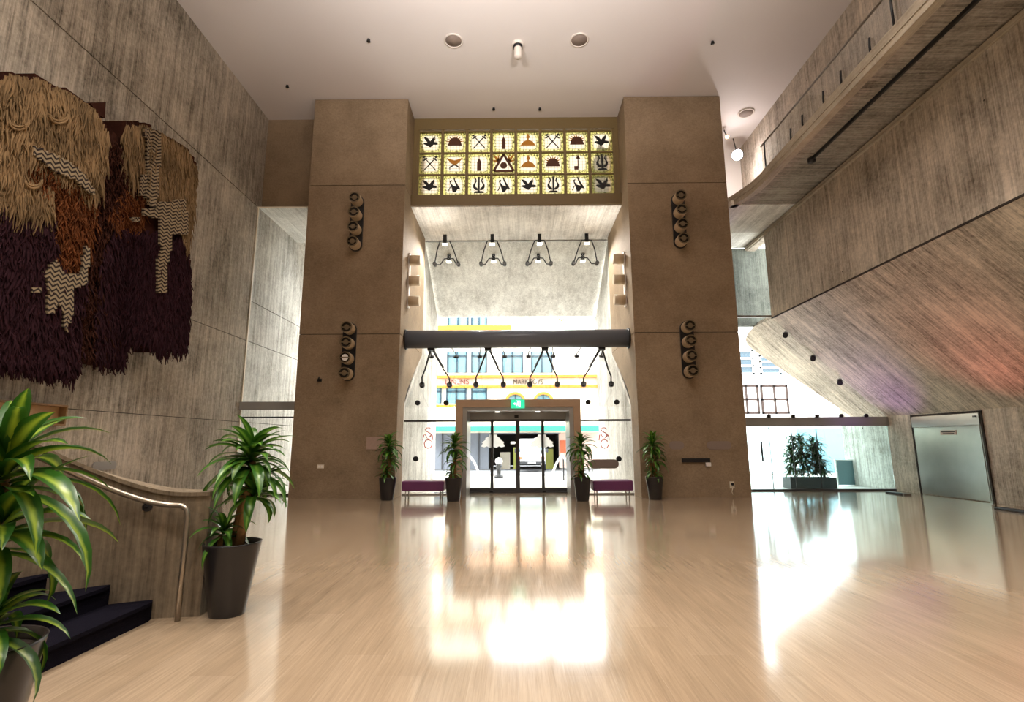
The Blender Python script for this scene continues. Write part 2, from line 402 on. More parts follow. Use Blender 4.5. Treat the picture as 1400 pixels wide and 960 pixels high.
struct('trim_1',B(XR-.015,XR+.06,YB,16.3,Z1-.02,Z1+.015),M['gap'])
w=MB().box(XR,XR+.3,YB,16.3,Z1+.02,ZC); w.box(XR,XR+.3,16.3,17.8,8.1,ZC)
struct('wall_right',w,M['wall_r'])
struct('trim_2',B(XR-.07,XR+.1,YB,17.6,8.12,8.22),M['fascia'])
struct('wall_right_end',B(6.28,XR+.3,17.5,17.8,8.45,ZC),M['white'])
# spandrel beyond the right-hand glass
struct('wall_spandrel',B(5.6,9.4,17.62,17.9,5.42,8.2),M['spandrel'])
# pillars
def pillar_poly(): return [(YP,0),(15.3,0),(15.3,2.5),(15.6,2.85),(16.5,3.5),(18.0,4.6),(18.0,ZS)]
def mkpillar(name,x0,x1):
    w=MB()
    w.prism([(YP,0),(15.3,0),(15.3,2.5),(15.45,2.8),(15.75,3.1),(16.9,3.85),(17.6,4.27),(18.0,4.51),(YP,4.51)],x0,x1,'x')
    w.prism([(YP,4.53),(18.0,4.53),(18.0,9.06),(YP,9.06)],x0,x1,'x')
    w.prism([(YP,9.08),(17.5,9.08),(17.5,ZC-.02),(YP,ZC-.02)],x0,x1,'x')
    struct(name,w,M['pillar']); MB().prism([(YP+.02,.1),(15.2,.1),(15.2,2.4),(17.5,4.4),(17.5,ZC-.05),(YP+.02,ZC-.05)],x0+.02,x1-.02,'x').build('joint',M['gap'],bpy.data.objects[name])
mkpillar('wall_pier_left',-6.17,-3.3); mkpillar('wall_pier_right',3.34,6.28)
def wing(name,x0,x1):
    struct(name,MB().prism([(15.32,0),(21.7,0),(21.7,6.6),(18.3,8.75),(18.02,8.75),(18.02,4.55),(15.32,2.5)],x0,x1,'x'),M['outwall'])
wing('wall_wing_left',-3.75,-3.34); wing('wall_wing_right',3.38,3.8)
# beam over the bays with the soffit behind it
w=MB().box(XL,-6.17,15.5,15.9,ZS+.01,ZC); struct('wall_beam_left',w,M['pillar'])
w=MB().box(-3.3,3.34,15.5,15.75,11.55,ZC); w.box(-3.3,3.34,15.35,15.75,8.84,9.2); w.box(-3.3,-3.18,15.5,15.75,9.2,11.55); w.box(3.22,3.34,15.5,15.75,9.2,11.55)
struct('wall_beam_centre',w,M['frame'])
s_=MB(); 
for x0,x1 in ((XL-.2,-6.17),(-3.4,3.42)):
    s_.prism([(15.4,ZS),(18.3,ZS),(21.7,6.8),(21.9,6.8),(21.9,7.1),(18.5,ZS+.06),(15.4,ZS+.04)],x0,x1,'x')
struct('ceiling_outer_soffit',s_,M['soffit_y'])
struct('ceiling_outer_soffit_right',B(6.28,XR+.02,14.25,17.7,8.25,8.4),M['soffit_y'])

# balcony: slab with curved end, glass balustrade, rail
edge=[(6.6,YB),(6.6,12.6),(6.62,13.0),(6.58,13.5),(6.46,13.95),(6.36,14.28),(6.30,14.44)]
poly=edge+[(6.30,14.46),(6.3,17.4),(XR,17.4),(XR,YB)]
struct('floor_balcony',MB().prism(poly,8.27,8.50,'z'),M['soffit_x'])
fa=MB()
pin=[(x+.16,y) for x,y in edge[:-2]]+[(6.5,14.36),(6.45,14.46)]
for i in range(len(edge)-1):
    a,b_,c_,d_=edge[i],edge[i+1],pin[i+1],pin[i]
    for z0,z1 in ((8.25,8.38),(8.38,8.56)):
        off=-.03 if z0>8.3 else -.014
        fa.add([(a[0]+off,a[1],z0),(b_[0]+off,b_[1],z0),(c_[0],c_[1],z0),(d_[0],d_[1],z0),(a[0]+off,a[1],z1),(b_[0]+off,b_[1],z1),(c_[0],c_[1],z1),(d_[0],d_[1],z1)],
           [(0,1,2,3),(4,7,6,5),(0,4,5,1),(2,6,7,3)])
struct('trim_3',fa,M['fascia'])
bl=thing('glass_balustrade',(6.66,12,8.56),'clear glass balustrade with dark brackets and slim top rail along the balcony edge','balustrade')
gl=MB(); 
for y0,y1 in ((-2,1.5),(1.52,5.0),(5.02,7.9),(7.93,10.6),(10.62,13.0)): gl.box(6.66,6.675,y0,y1,8.62,9.33)
gl.build('glass_panel',M['glass'],bl)
T([(6.668,-2,9.35),(6.668,13.03,9.35)],.025,n=8).build('top_rail',M['rail'],bl)
for px,py in ((1225,37),(1192,70),(1152,111),(1128,141),(1099,170),(1083,189),(1049,231)):
    p=at(px,py,'x',6.66); y=min(p.y,13.0)
    h=.78 if px in (1225,1049) else .34
    MB().box(6.625,6.71,y-.03,y+.03,8.56,8.6).tube([(6.63,y,8.58),(6.63,y,8.56+h*.5),(6.645,y,8.56+h)],.022,n=6).build('bracket',M['black'],bl)
tr=thing('ceiling_track',(7.22,9,8.27),'long black track fixed under the balcony soffit','track')
B(7.2,7.25,2,11.75,8.2,8.27).build('rail',M['black'],tr)
MB().lathe((7.225,11.78,8.17),[(0,0),(.09,0),(.09,.1),(0,.1)],16).build('end_cap',M['black'],tr)

# ------------------------------------------------------------------ glazing
def gpanel(name,mb,parent=None,mat='glass'):
    o=mb.build(name,M[mat],parent)
    if not parent: o['kind']='structure'
    return o
w1=empty('window_1',(0,18,0)); w1['kind']='structure'
g=MB().box(-3.34,3.38,18.2,18.215,4.55,8.79); g.build('upper_glass',M['glass'],w1)
g=MB().add([(-3.3,18.2,4.55),(3.34,18.2,4.55),(3.34,15.42,2.5),(-3.3,15.42,2.5),(-3.3,18.2,4.565),(3.34,18.2,4.565),(3.34,15.42,2.515),(-3.3,15.42,2.515)],[(0,1,2,3),(4,7,6,5),(0,4,5,1),(2,6,7,3),(1,5,6,2),(3,7,4,0)])
g.build('sloping_glass',M['glass'],w1)
for x0,x1 in ((-3.3,-1.8),(1.86,3.34)):
    B(x0,x1,15.4,15.412,0.02,2.07).build('side_glass',M['glass'],w1)
    B(x0,x1,15.4,15.412,2.14,2.5).build('over_glass',M['glass'],w1)
    B(x0,x1,15.38,15.43,2.07,2.13).build('transom',M['dgrey'],w1)
    B(x0,x1,15.36,15.44,0.0,.04).build('sill',M['grey'],w1)
B(-3.33,3.37,18.17,18.24,8.76,8.795).build('head_channel',M['grey'],w1)
w2=empty('window_2',(-7,15.3,0)); w2['kind']='structure'
B(XL,-6.17,15.3,15.315,.03,2.44).build('lower_glass',M['glass'],w2)
B(XL,-6.17,15.3,15.315,2.68,8.79).build('upper_glass',M['glass'],w2)
MB().box(XL,-6.17,15.2,15.45,2.44,2.67).build('transom',M['lgrey'],w2)
B(XL,-6.17,15.27,15.33,8.77,8.8).build('head_channel',M['cream'],w2)
B(XL,-6.17,15.28,15.33,2.2,2.24).build('glazing_bar',M['black'],w2)
B(XL,XL+.025,15.28,15.33,.0,8.8).build('side_channel',M['cream'],w2)
B(XL,-6.17,15.25,15.35,0,.05).build('sill',M['black'],w2)
w3=empty('window_3',(8,16.3,0)); w3['kind']='structure'
MB().box(6.28,XR2,16.3,16.312,.04,1.92).build('lower_glass',M['cyan'],w3)
MB().prism([(6.28,2.22),(XR2-.02,2.22),(XR,5.38),(6.28,5.38)],16.3,16.312,'y').build('middle_glass',M['glass'],w3)
B(6.28,XR,16.3,16.312,5.45,8.25).build('upper_glass',M['glass'],w3)
MB().box(6.28,XR2-.02,16.2,16.36,1.93,2.21).build('transom',M['lgrey'],w3)
B(6.28,XR2,16.25,16.35,0,.05).build('sill',M['dgrey'],w3)
B(6.28,XR,16.27,16.33,5.38,5.44).build('upper_bar',M['grey'],w3)
for px in (1052,1083,1117): 
    p=at(px,600,'y',16.3); B(p.x-.008,p.x+.008,16.295,16.318,.05,1.92).build('seam',M['dgrey'],w3)
for px in (1051,1084,1117,1150,1184):
    p=at(px,573,'y',16.18); T([(p.x,16.12,2.24),(p.x,16.2,2.24)],.055,n=14).build('clamp',M['blackm'],w3)
for px,py in ((1058,470),(1119,510)):
    pass
# slope-glass fixings
for i,(px,py) in enumerate(((1074,459),(1112,491),(1149,524))):
    a=at(px,py,'y',16.1); z=a.z
    o=T([(a.x+.1,16.28,a.z+.1),(a.x,16.12,a.z)],.075,n=14).build('glass_clamp',M['black'])
    tag(o,'black round glass clamp under the sloping concrete, '+('highest of the three','middle one of the three','lowest of the three')[i],'clamp','black clamps under the slope')

# tempered-glass door handle in the right window
dh=thing('glass_door_handle',at(1042,618,'y',16.2),'dark loop pull handle on the glass door right of the right pier','handle')
a=at(1040,604,'y',16.2); b_=at(1045,631,'y',16.2)
T([(a.x,16.29,a.z),(a.x,16.2,a.z),(a.x,16.18,b_.z),(a.x,16.29,b_.z)],.018,n=8).build('inside_bar',M['blackm'],dh)
T([(a.x+.12,16.32,a.z),(a.x+.12,16.4,a.z),(a.x+.12,16.4,b_.z),(a.x+.12,16.32,b_.z)],.018,n=8).build('outside_bar',M['blackm'],dh)

# steel tube across the centre bay
tb=thing('round_steel_beam',(0,15.2,4.5),'thick charcoal round steel beam spanning between the two piers','beam')
T([(-3.26,15.2,4.5),(3.3,15.2,4.5)],.27,n=40).build('tube',M['tube'],tb)
for s,x in ((-1,-3.3),(1,3.34)): T([(x,15.2,4.5),(x-s*.05,15.2,4.5)],.3,n=32).build('end_flange',M['black'],tb)

# spider fittings
XS=[-2.53,-.84,.85,2.53]; which=['leftmost','second from left','third from left','rightmost']
for i,x in enumerate(XS):
    s=thing('hanging_glass_bracket',(x,18.2,ZS),'black wishbone bracket hanging from the canopy soffit, %s of four'%which[i],'bracket','wishbone brackets under the soffit')
    for y in (17.65,18.8):
        zt=ZS-(0 if y<18.3 else .31); zb=8.62 if y<18 else 8.38
        B(x-.06,x+.06,y-.06,y+.06,zb-.16,zt).build('mount',M['black'],s)
        B(x-.09,x+.09,y-.09,y+.09,zb-.19,zb-.16).build('lamp_lens',M['lamp_s'],s)
        for sg in (-1,1):
            e=(x+sg*.43,18.2-(.05 if y<18.2 else -.06),7.9)
            k=.26
            T([(x+sg*.04,y,zb-.04),(x+sg*.17,y,zb-.05),(x+sg*k*.85,y+(e[1]-y)*.12,zb-.16),(x+sg*(k+.04),y+(e[1]-y)*.3,zb-.34),e],.022,n=7).build('arm',M['black'],s)
    bl_=bpy.data.lights.new('recess_fill','SPOT'); bl_.energy=260; bl_.color=(1,.95,.88); bl_.spot_size=R(165); bl_.spot_blend=.6; bl_.shadow_soft_size=.08
    bo_=bpy.data.objects.new('recess_fill',bl_); C.objects.link(bo_); bo_.location=(x,17.6,8.35); bo_.rotation_euler=(R(-12),0,0)  # spot added below the bracket to brighten the pier inner faces
    for sg in (-1,1):
        T([(x+sg*.43,18.1,7.9),(x+sg*.43,18.3,7.9)],.07,n=16).build('disc',M['blackm'],s)
for i,x in enumerate(XS):
    s=thing('glass_support_spider',(x,15.2,4.25),'black four-armed glass support under the round beam, %s of four'%which[i],'bracket','four-armed supports under the round beam')
    B(x-.1,x+.1,15.15,15.4,4.16,4.26).build('mount',M['black'],s)
    for sg in (-1,1):
        e=Vector((x+sg*.43,16.25,3.4)); p0=Vector((x+sg*.03,15.3,4.2)); m_=p0.lerp(e,.62)
        T([p0,m_,p0.lerp(e,.9)+Vector((sg*.03,0,0)),e+Vector((0,0,.02)),e+Vector((0,0,-.12))],.024,n=7).build('arm',M['black'],s)
        T([p0+Vector((0,.05,.02)),m_+Vector((0,.05,.05))],.03,n=7).build('sleeve',M['blackm'],s)
        MB().tube([e+Vector((0,-.03,-.12)),e+Vector((0,.05,-.17))],.085,n=16).build('disc',M['black'],s)
        u=Vector((x+sg*.43,17.9,4.42))
        T([(x+sg*.05,15.45,4.3),(x+sg*.2,16.3,4.55),(x+sg*.36,17.2,4.6),(x+sg*.43,17.8,4.52),u],.02,n=7).build('arm',M['blackm'],s)
        T([u+Vector((0,0,.03)),u+Vector((0,.03,-.03))],.085,n=16).build('disc',M['black'],s)
for i,(px,py) in enumerate(((571,551),(610,551),(804,550),(843,550),(568.5,627.5),(846,627.5))):
    p=at(px,py,'y',15.38)
    o=T([(p.x,15.33,p.z),(p.x,15.42,p.z)],.075,n=18).build('glass_clamp',M['black'] if i not in (1,2) else M['blackm'])
    tag(o,['black round glass clamp above the transom nearest the left pier','round glass clamp above the transom, just left of the portal','round glass clamp above the transom, just right of the portal','black round glass clamp above the transom nearest the right pier','black round glass clamp at waist height above the left purple bench','black round glass clamp at waist height above the right purple bench'][i],'clamp','round clamps on the entrance glass')

# ------------------------------------------------------------------ entrance portal and doors
PX0,PX1=-1.72,1.80; YF=14.75
pt=empty('door_1',(0.04,15.4,0)); pt['kind']='structure'
w=MB().box(PX0,PX0+.2,YF,16,0,2.67).box(PX1-.2,PX1,YF,16,0,2.67).box(PX0+.2,PX1-.2,YF,16,2.46,2.67)
w.build('portal_surround',M['portal'],pt)
w=MB().box(PX0+.2,PX0+.32,YF+.03,16,0,2.46).box(PX1-.32,PX1-.2,YF+.03,16,0,2.46).box(PX0+.32,PX1-.32,YF+.03,16,2.36,2.46)
w.box(PX0+.32,PX1-.32,15.85,16.1,2.16,2.36)
w.build('inner_lining',M['grey'],pt)
B(PX0+.32,PX1-.32,15.85,16.05,0,.03).build('threshold',M['dgrey'],pt)
dx=[639,672,708,743,778]
X=[at(q,620,'y',15.95).x for q in dx]; X[0]-=.02; X[4]+=.02
def leaf(name,x0,x1,y,fr=.05):
    w=MB().box(x0,x0+fr,y-.03,y+.03,.03,2.16).box(x1-fr,x1,y-.03,y+.03,.03,2.16).box(x0+fr,x1-fr,y-.03,y+.03,2.09,2.16).box(x0+fr,x1-fr,y-.03,y+.03,.03,.14)
    f=w.build(name,M['dgrey'],pt); B(x0+fr,x1-fr,y-.006,y+.006,.14,2.09).build('pane',M['glass'],f); return f
leaf('fixed_leaf',X[0],X[1]+.02,16.0); s1=leaf('sliding_leaf',X[1],X[2],15.93,.06); s2=leaf('sliding_leaf',X[2],X[3],15.93,.06); leaf('fixed_leaf',X[3]-.02,X[4],16.0)
for x in (X[1],X[3]): B(x-.05,x+.05,15.84,15.9,.02,.08).build('floor_guide',M['black'],pt)
p=at(706,561,'y',15.84); MB().box(p.x-.06,p.x+.06,15.78,15.85,2.2,2.28).build('motion_sensor',M['black'],pt)
for px in (680,735):
    p=at(px,558,'y',15.4); MB().lathe((p.x,15.4,2.345),[(0,0),(.07,0),(.07,.015)],18).build('downlight',M['lamp_s'],pt)
# white tree decals on the glass
def treedecal(px,label):
    p=at(px,605,'y',15.90); r=random.Random(3); k=16/713*15.9
    t=empty('tree_decal',(p.x,15.915,p.z)); tag(t,label,'decal','white tree decals on the sliding doors')
    pts=[(0,.58)]
    out=[(-1,-.42),(-.86,-.08),(-.95,-.02),(-.62,.3),(-.66,.45),(-.34,.62),(-.3,.85),(-.1,.8),(0,1.1),(.12,.82),(.32,.84),(.36,.6),(.62,.44),(.62,.28),(.95,.02),(.88,-.1),(1,-.42),(.7,-.52),(.5,-.4),(.28,-.58),(0,-.44),(-.3,-.58),(-.5,-.4),(-.72,-.52)]
    MB().prism([(p.x+a*k,p.z+b*k*.8) for a,b in out],15.912,15.919,'y').build('crown',M['vinyl'],t)
    tz=p.z-.44*k*.8
    for j,(dz,h) in enumerate(((.35,.25),(.95,.22),(1.4,.14))):
        MB().prism([(p.x-.14*k,tz-dz*k),(p.x+.02*k,tz-dz*k+.05),(p.x,tz-(dz+h)*k),(p.x-.12*k,tz-(dz+h)*k)],15.912,15.919,'y').build('trunk_mark',M['vinyl'],t)
treedecal(674,'white tree decal on the left sliding glass door'); treedecal(741,'white tree decal on the right sliding glass door')
# exit sign
p=at(708,552.5,'y',YF-.03)
ex=thing('exit_sign',(p.x,YF,p.z),'green illuminated exit sign with white running figure over the entrance','sign')
B(p.x-.19,p.x+.19,YF-.08,YF-.005,p.z-.12,p.z+.12).build('housing',M['green_exit'],ex)
f=MB(); yy0,yy1=YF-.09,YF-.08
f.prism([(p.x-.06,p.z-.09),(p.x+.07,p.z-.09),(p.x+.07,p.z+.09),(p.x-.06,p.z+.09),(p.x-.06,p.z+.08),(p.x+.055,p.z+.08),(p.x+.055,p.z-.08),(p.x-.06,p.z-.08)],yy0,yy1,'y')
f.prism([(p.x+a,p.z+b) for a,b in arc(.0,.055,.018,0,330,10)],yy0,yy1,'y')
f.prism([(p.x-.03,p.z+.03),(p.x+.03,p.z+.035),(p.x+.02,p.z-.01),(p.x+.045,p.z-.07),(p.x+.025,p.z-.07),(p.x,p.z-.02),(p.x-.04,p.z-.06),(p.x-.05,p.z-.045),(p.x-.02,p.z)],yy0,yy1,'y')
f.prism([(p.x-.13,p.z-.01),(p.x-.09,p.z-.01),(p.x-.09,p.z-.035),(p.x-.06,p.z+.005),(p.x-.09,p.z+.045),(p.x-.09,p.z+.02),(p.x-.13,p.z+.02)],yy0,yy1,'y')
f.build('running_figure',M['white_exit'],ex)
# red monogram on both side glasses
def monogram(px,label):
    c=at(px,600,'y',15.37); sc=.021*1.0
    t=empty('red_monogram',(c.x,15.38,c.z)); tag(t,label,'decal','red letter monograms on the entrance glass')
    def st(pts): return [(c.x+a*sc,15.385,c.z+b*sc) for a,b in pts]
    S=[(4,13),(2,15),(-2,15),(-4,12.5),(-2,10),(3,7.5),(5,5),(3,2.2)]
    m=[(-7,-2),(-6,5),(-4,6),(0,-1),(4,6),(6,5),(7,-2)]
    c2=[(5,-3.5),(2,-1.5),(-3,-2),(-5,-6),(-4,-11),(0,-13),(4,-12),(6,-8)]
    for nm,q in (('letter_s',S),('letter_m',m),('letter_c',c2)): T(st(q),.012,n=6).build(nm,M['red'],t)
monogram(585,'red S M C monogram on the glass left of the doors'); monogram(826,'red S M C monogram on the glass right of the doors')
p=at(826,634.5,'y',15.37)
def capsule(c,axis,hw,hh,d0,d1):
    pts=[(c[0]+hw-hh+hh*math.cos(R(a)),c[1]+hh*math.sin(R(a))) for a in range(-90,91,15)]+[(c[0]-hw+hh+hh*math.cos(R(a)),c[1]+hh*math.sin(R(a))) for a in range(90,271,15)]
    return MB().prism(pts,d0,d1,axis)
tag(capsule((p.x,p.z),'y',.42,.13,15.36,15.39).build('oval_notice',M['spk']),'grey lozenge notice stuck on the glass above the right purple bench','notice')

# ------------------------------------------------------------------ stained glass window
sg=thing('stained_glass_window',(0,15.6,9.2),'backlit window of twenty-four yellow stained glass squares with emblems, high above the entrance','stained glass window')
gx0,gx1=-3.16,3.20; gz0,gz1=9.22,11.5
nx,nz=8,3; cw=(gx1-gx0)/nx; ch=(gz1-gz0)/nz; bw=.05
fr=MB()
for i in range(nx+1): fr.box(gx0+i*cw-bw*.9,gx0+i*cw+bw*.9,15.52,15.62,gz0-.05,gz1+.05)
for j in range(nz+1): fr.box(gx0,gx1,15.53,15.61,gz0+j*ch-bw*.45,gz0+j*ch+bw*.45)
fr.build('frame',M['frame'],sg)
def xf(c,s,pts): return [(c[0]+a*s,c[1]+b*s) for a,b in pts]
def emblem(kind,c,par):
    s=.5*min(cw,ch); y0,y1=15.54,15.56
    m=MB(); mat='inky'
    P_=lambda pts: m.prism(xf(c,s,pts),y0,y1,'y')
    def line(a,b,w):
        a=Vector(a);b=Vector(b);n=(b-a).normalized(); n=Vector((-n.y,n.x))*w; P_([tuple(a+n),tuple(b+n),tuple(b-n),tuple(a-n)])
    if kind=='dove':
        P_([(-.62,.55),(-.25,.42),(-.02,.12),(.1,.3),(.38,.6),(.4,.3),(.3,.05),(.62,.0),(.62,-.2),(.25,-.2),(0,-.45),(-.25,-.3),(-.6,-.12),(-.55,-.02),(-.25,.0),(-.45,.25)])
    elif kind=='radiant':
        mat='umber'; P_([(-.6,-.3),(-.5,.05),(-.35,.3),(-.15,.42),(.15,.42),(.35,.3),(.5,.05),(.62,-.3)])
    elif kind=='crossed':
        for sx in (-1,1): line((-.52*sx,-.6),(.5*sx,.6),.035); line((.25*sx,.55),(.6*sx,.3),.05); line((.4*sx,.7),(.62*sx,.58),.05)
    elif kind=='tower':
        mat='umber'; P_([(-.17,-.65),(.17,-.65),(.17,.15),(.08,.35),(.03,.45),(.02,.75),(-.02,.75),(-.03,.45),(-.08,.35),(-.17,.15)])
    elif kind=='dome':
        mat='amber'; P_([(-.65,-.35),(.65,-.35),(.4,.0),(.08,.15),(.06,.3),(.16,.42),(.02,.75),(-.02,.75),(-.16,.42),(-.06,.3),(-.08,.15),(-.4,.0)])
    elif kind=='wings':
        mat='amber'; P_([(-.68,.55),(-.3,.4),(0,.3),(.3,.4),(.68,.55),(.4,.15),(.1,-.1),(-.1,-.1),(-.4,.15)])
    elif kind=='plumb':
        mat='umber'; P_([(.01,-.5),(.09,-.5),(.09,.5),(.01,.5)]); P_([(-.14,.4),(.24,.4),(.05,.75)]); P_([(-.28,-.62),(.08,-.62),(.08,-.3),(-.28,-.3)])
    elif kind=='stork':
        P_([(-.08,.68),(.06,.68),(.08,.5),(.55,-.35),(.3,-.3),(.1,-.6),(-.12,-.6),(-.22,-.2),(-.35,.2),(-.4,.42),(-.2,.52),(-.28,.25),(-.1,.0),(.22,-.1),(.0,.42)]); line((-.5,-.5),(-.3,-.1),.03)
    elif kind=='lyre':
        P_([(-.07,-.5),(.07,-.5),(.07,.78),(-.07,.78)])
        for sx in (-1,1): P_([(sx*a,b) for a,b in ((.1,-.45),(.3,-.4),(.48,-.2),(.5,.02),(.36,.25),(.28,.45),(.4,.68),(.22,.6),(.18,.4),(.28,.2),(.32,.05),(.26,-.15),(.08,-.3))])
        P_([(-.42,-.68),(.42,-.68),(.3,-.52),(-.3,-.52)])
    elif kind=='triangle':
        mat='umber'
        for a,b in (((-.85,-.7),(0,.85)),((0,.85),(.85,-.7)),((-.85,-.7),(.85,-.7))): line(a,b,.1)
        P_([(.3*math.cos(R(a)),-.18+.3*math.sin(R(a))) for a in range(0,360,24)])
    e=m.build('emblem',M[mat],par)
    if kind=='radiant':
        q=MB()
        for k in range(9):
            a=R(10+20*k); q.prism(xf(c,s,[(.4*math.cos(a-.16),.4*math.sin(a-.16)),(.78*math.cos(a),.68*math.sin(a)-.02),(.4*math.cos(a+.16),.4*math.sin(a+.16))]),y0,y1,'y')
        q.build('ray',M['amber'],par)
    if kind=='wings':
        q=MB(); 
        for sx in (-1,1): q.prism(xf(c,s,[(sx*.05,-.05),(sx*.45,-.3),(sx*.42,-.6),(sx*.36,-.6),(sx*.36,-.35),(sx*-.02,-.12)]),y0,y1,'y')
        q.build('compass',M['inky'],par)
    if kind=='triangle':
        q=MB()
        for sx in (-1,1): 
            for a in ((.95,.9),(.98,.3),(.5,.95)): q.prism(xf(c,s,[(sx*.3,.35),(sx*a[0],a[1]),(sx*.5,.05)]),y0+.004,y1+.004,'y')
        q.build('flame',M['amber'],par)
lay=[['dove','radiant','crossed','tower','dome','crossed','radiant','dove'],['crossed','wings','tower','triangle','dome','radiant','plumb','lyre'],['dove','stork','lyre','stork','dove','lyre','stork','dove']]
for j in range(3):
    for i in range(8):
        x0=gx0+i*cw+bw*.6; x1=gx0+(i+1)*cw-bw*.6; z1=gz1-j*ch-bw*.4; z0=gz1-(j+1)*ch+bw*.4
        pn=MB().add([(x0,15.575,z0),(x1,15.575,z0),(x1,15.575,z1),(x0,15.575,z1)],[(0,1,2,3)],False,[[(0,0),(1,0),(1,1),(0,1)]]).build('pane',M['stained'],sg,keep=True)
        emblem(lay[j][i],((x0+x1)/2,(z0+z1)/2),pn)

# ------------------------------------------------------------------ wall lights on the piers
def cluster(name,px,pytop,pybot,label,dead=None):
    """four cylinders on an upright capsule plate, standing on the pier front"""
    a=at(px,pytop,'y',YP); b=at(px,pybot,'y',YP); x=(a.x+b.x)/2; zt,zb=a.z,b.z
    r=.165; t=thing(name,(x,YP,(zt+zb)/2),label,'wall light','four-cylinder wall lights on the piers')
    pts=[(x+r*1.15*math.cos(R(q)),zt-r+r*1.15*math.sin(R(q))) for q in range(0,181,15)]+[(x+r*1.15*math.cos(R(q)),zb+r+r*1.15*math.sin(R(q))) for q in range(180,361,15)]
    MB().prism(pts,YP-.05,YP-.002,'y').build('backplate',M['black'],t)
    for k in range(4):
        z=zt-r-(zt-zb-2*r)*k/3
        c=T([(x,YP-.05,z),(x,YP-.36,z)],[r,r],n=28,caps=False).build('cylinder',M['cyl'],t)
        MB().tube([(x,YP-.34,z),(x,YP-.06,z)],[r*.97,r*.6],n=28).build('reflector',M['lens'],c)
        rg=MB(); n=28
        for q in range(n):
            a0,a1=2*math.pi*q/n,2*math.pi*(q+1)/n
            rg.add([(x+rr*math.cos(aa),YP-.362,z+rr*math.sin(aa)) for rr,aa in ((r,a0),(r,a1),(r*.8,a1),(r*.8,a0))],[(0,1,2,3)])
        rg.build('rim',M['fin'],c)
        MB().obox((x,YP-.345,z),(r*1.5,.02,.03),0).build('fin',M['fin'],c)
        MB().tube([(x,YP-.35,z),(x,YP-.33,z)],r*(.45 if k!=dead else .55),n=18).build('lamp',M['fin'] if k!=dead else M['white'],c)
cluster('cylinder_wall_light',488,270,343,'cluster of four stacked cylinder lights high on the left pier')
cluster('cylinder_wall_light',477.5,443,520,'cluster of four stacked cylinder lights low on the left pier, one bulb showing white',dead=2)
cluster('cylinder_wall_light',928,267,339,'cluster of four stacked cylinder lights high on the right pier')
cluster('cylinder_wall_light',940,441,517,'cluster of four stacked cylinder lights low on the right pier')
for sd,x,px,lab in ((1,-3.3,555,'three short cylinder lights on the inner side of the left pier'),(-1,3.34,858,'three short cylinder lights on the inner side of the right pier')):
    t=thing('side_wall_light',(x,15.3,6.1),lab,'wall light','three-cylinder lights inside the entrance recess')
    y=15.35
    zs=[at(px,q,'x',x+sd*.15).z for q in (374,401,428)]
    zs=[7.02,6.36,5.72]
    for zz,rx in ((zs[0]+.5,R(180)),(zs[2]-.5,0)):
        sl_=bpy.data.lights.new('side_beam','SPOT'); sl_.energy=45; sl_.color=(1,.93,.84); sl_.spot_size=R(110); sl_.spot_blend=1; sl_.shadow_soft_size=.1
        so2=bpy.data.objects.new('side_beam',sl_); C.objects.link(so2); so2.location=(x+sd*.6,y+.6,zz); so2.rotation_euler=(rx,0,0)
    pz=B(min(x,x+sd*.04),max(x,x+sd*.04),y-.1,y+.1,zs[2]-.2,zs[0]+.2).build('backplate',M['white'],t)
    for z in zs: T([(x+sd*.04,y,z),(x+sd*.36,y,z)],.16,n=24).build('cylinder',M['cyl'],t)

# small fixtures on the piers
p=at(513,606,'y',YP); tag(B(p.x-.24,p.x+.24,YP-.02,YP-.001,p.z-.17,p.z+.17).build('wall_plaque',M['plaque']),'pinkish rectangular plaque on the left pier behind the plant','plaque')
p=at(438.5,638,'y',YP); sw=thing('light_switch',(p.x,YP,p.z),'small cream double switch plate on the left pier','switch')
B(p.x-.09,p.x+.09,YP-.02,YP-.001,p.z-.05,p.z+.05).build('plate',M['cream'],sw)
for s in (-1,1): B(p.x+s*.04-.02,p.x+s*.04+.02,YP-.03,YP-.02,p.z-.025,p.z+.025).build('rocker',M['white'],sw)
p=at(437,520,'y',YP); hk=thing('wall_hook',(p.x,YP,p.z),'tiny black hook on the left pier beside the lower lights','hook')
T([(p.x,YP,p.z),(p.x,YP-.1,p.z),(p.x+.03,YP-.13,p.z+.07)],.02,n=6).build('stem',M['black'],hk); MB().obox((p.x,YP-.01,p.z),(.12,.02,.08)).build('base',M['black'],hk)
p=at(951,629.5,'y',YP); tag(B(p.x-.38,p.x+.38,YP-.05,YP-.001,p.z-.05,p.z+.055).build('card_reader_bar',M['black']),'long black slot bar on the right pier','wall bar')
p=at(968,635,'y',YP); tag(B(p.x-.07,p.x+.07,YP-.04,YP-.001,p.z-.05,p.z+.05).build('small_box',M['white']),'little white box just under the black bar on the right pier','box')
for px,wd,lab in ((983,.33,'faint grey plate on the right pier, right of the black bar'),(925,.2,'faint grey plate on the right pier beside the plant')):
    p=at(px,609,'y',YP); tag(capsule((p.x,p.z),'y',wd,.11,YP-.012,YP-.001).build('grey_plate',M['pillar' if 0 else 'spk']),lab,'plate','grey plates on the right pier')
p=at(1000.5,663,'y',YP); so=thing('power_socket',(p.x,YP,p.z),'white power socket with a dangling lead low on the right pier','socket')
B(p.x-.06,p.x+.06,YP-.03,YP-.001,p.z-.09,p.z+.09).build('plate',M['cream'],so); MB().tube([(p.x,YP-.03,p.z+.02),(p.x,YP-.07,p.z+.02)],.035,n=12).build('plug',M['black'],so)
T([(p.x,YP-.04,p.z-.09),(p.x-.03,YP-.05,p.z-.18),(p.x,YP-.04,p.z-.26)],.012,n=6).build('lead',M['cream'],so)

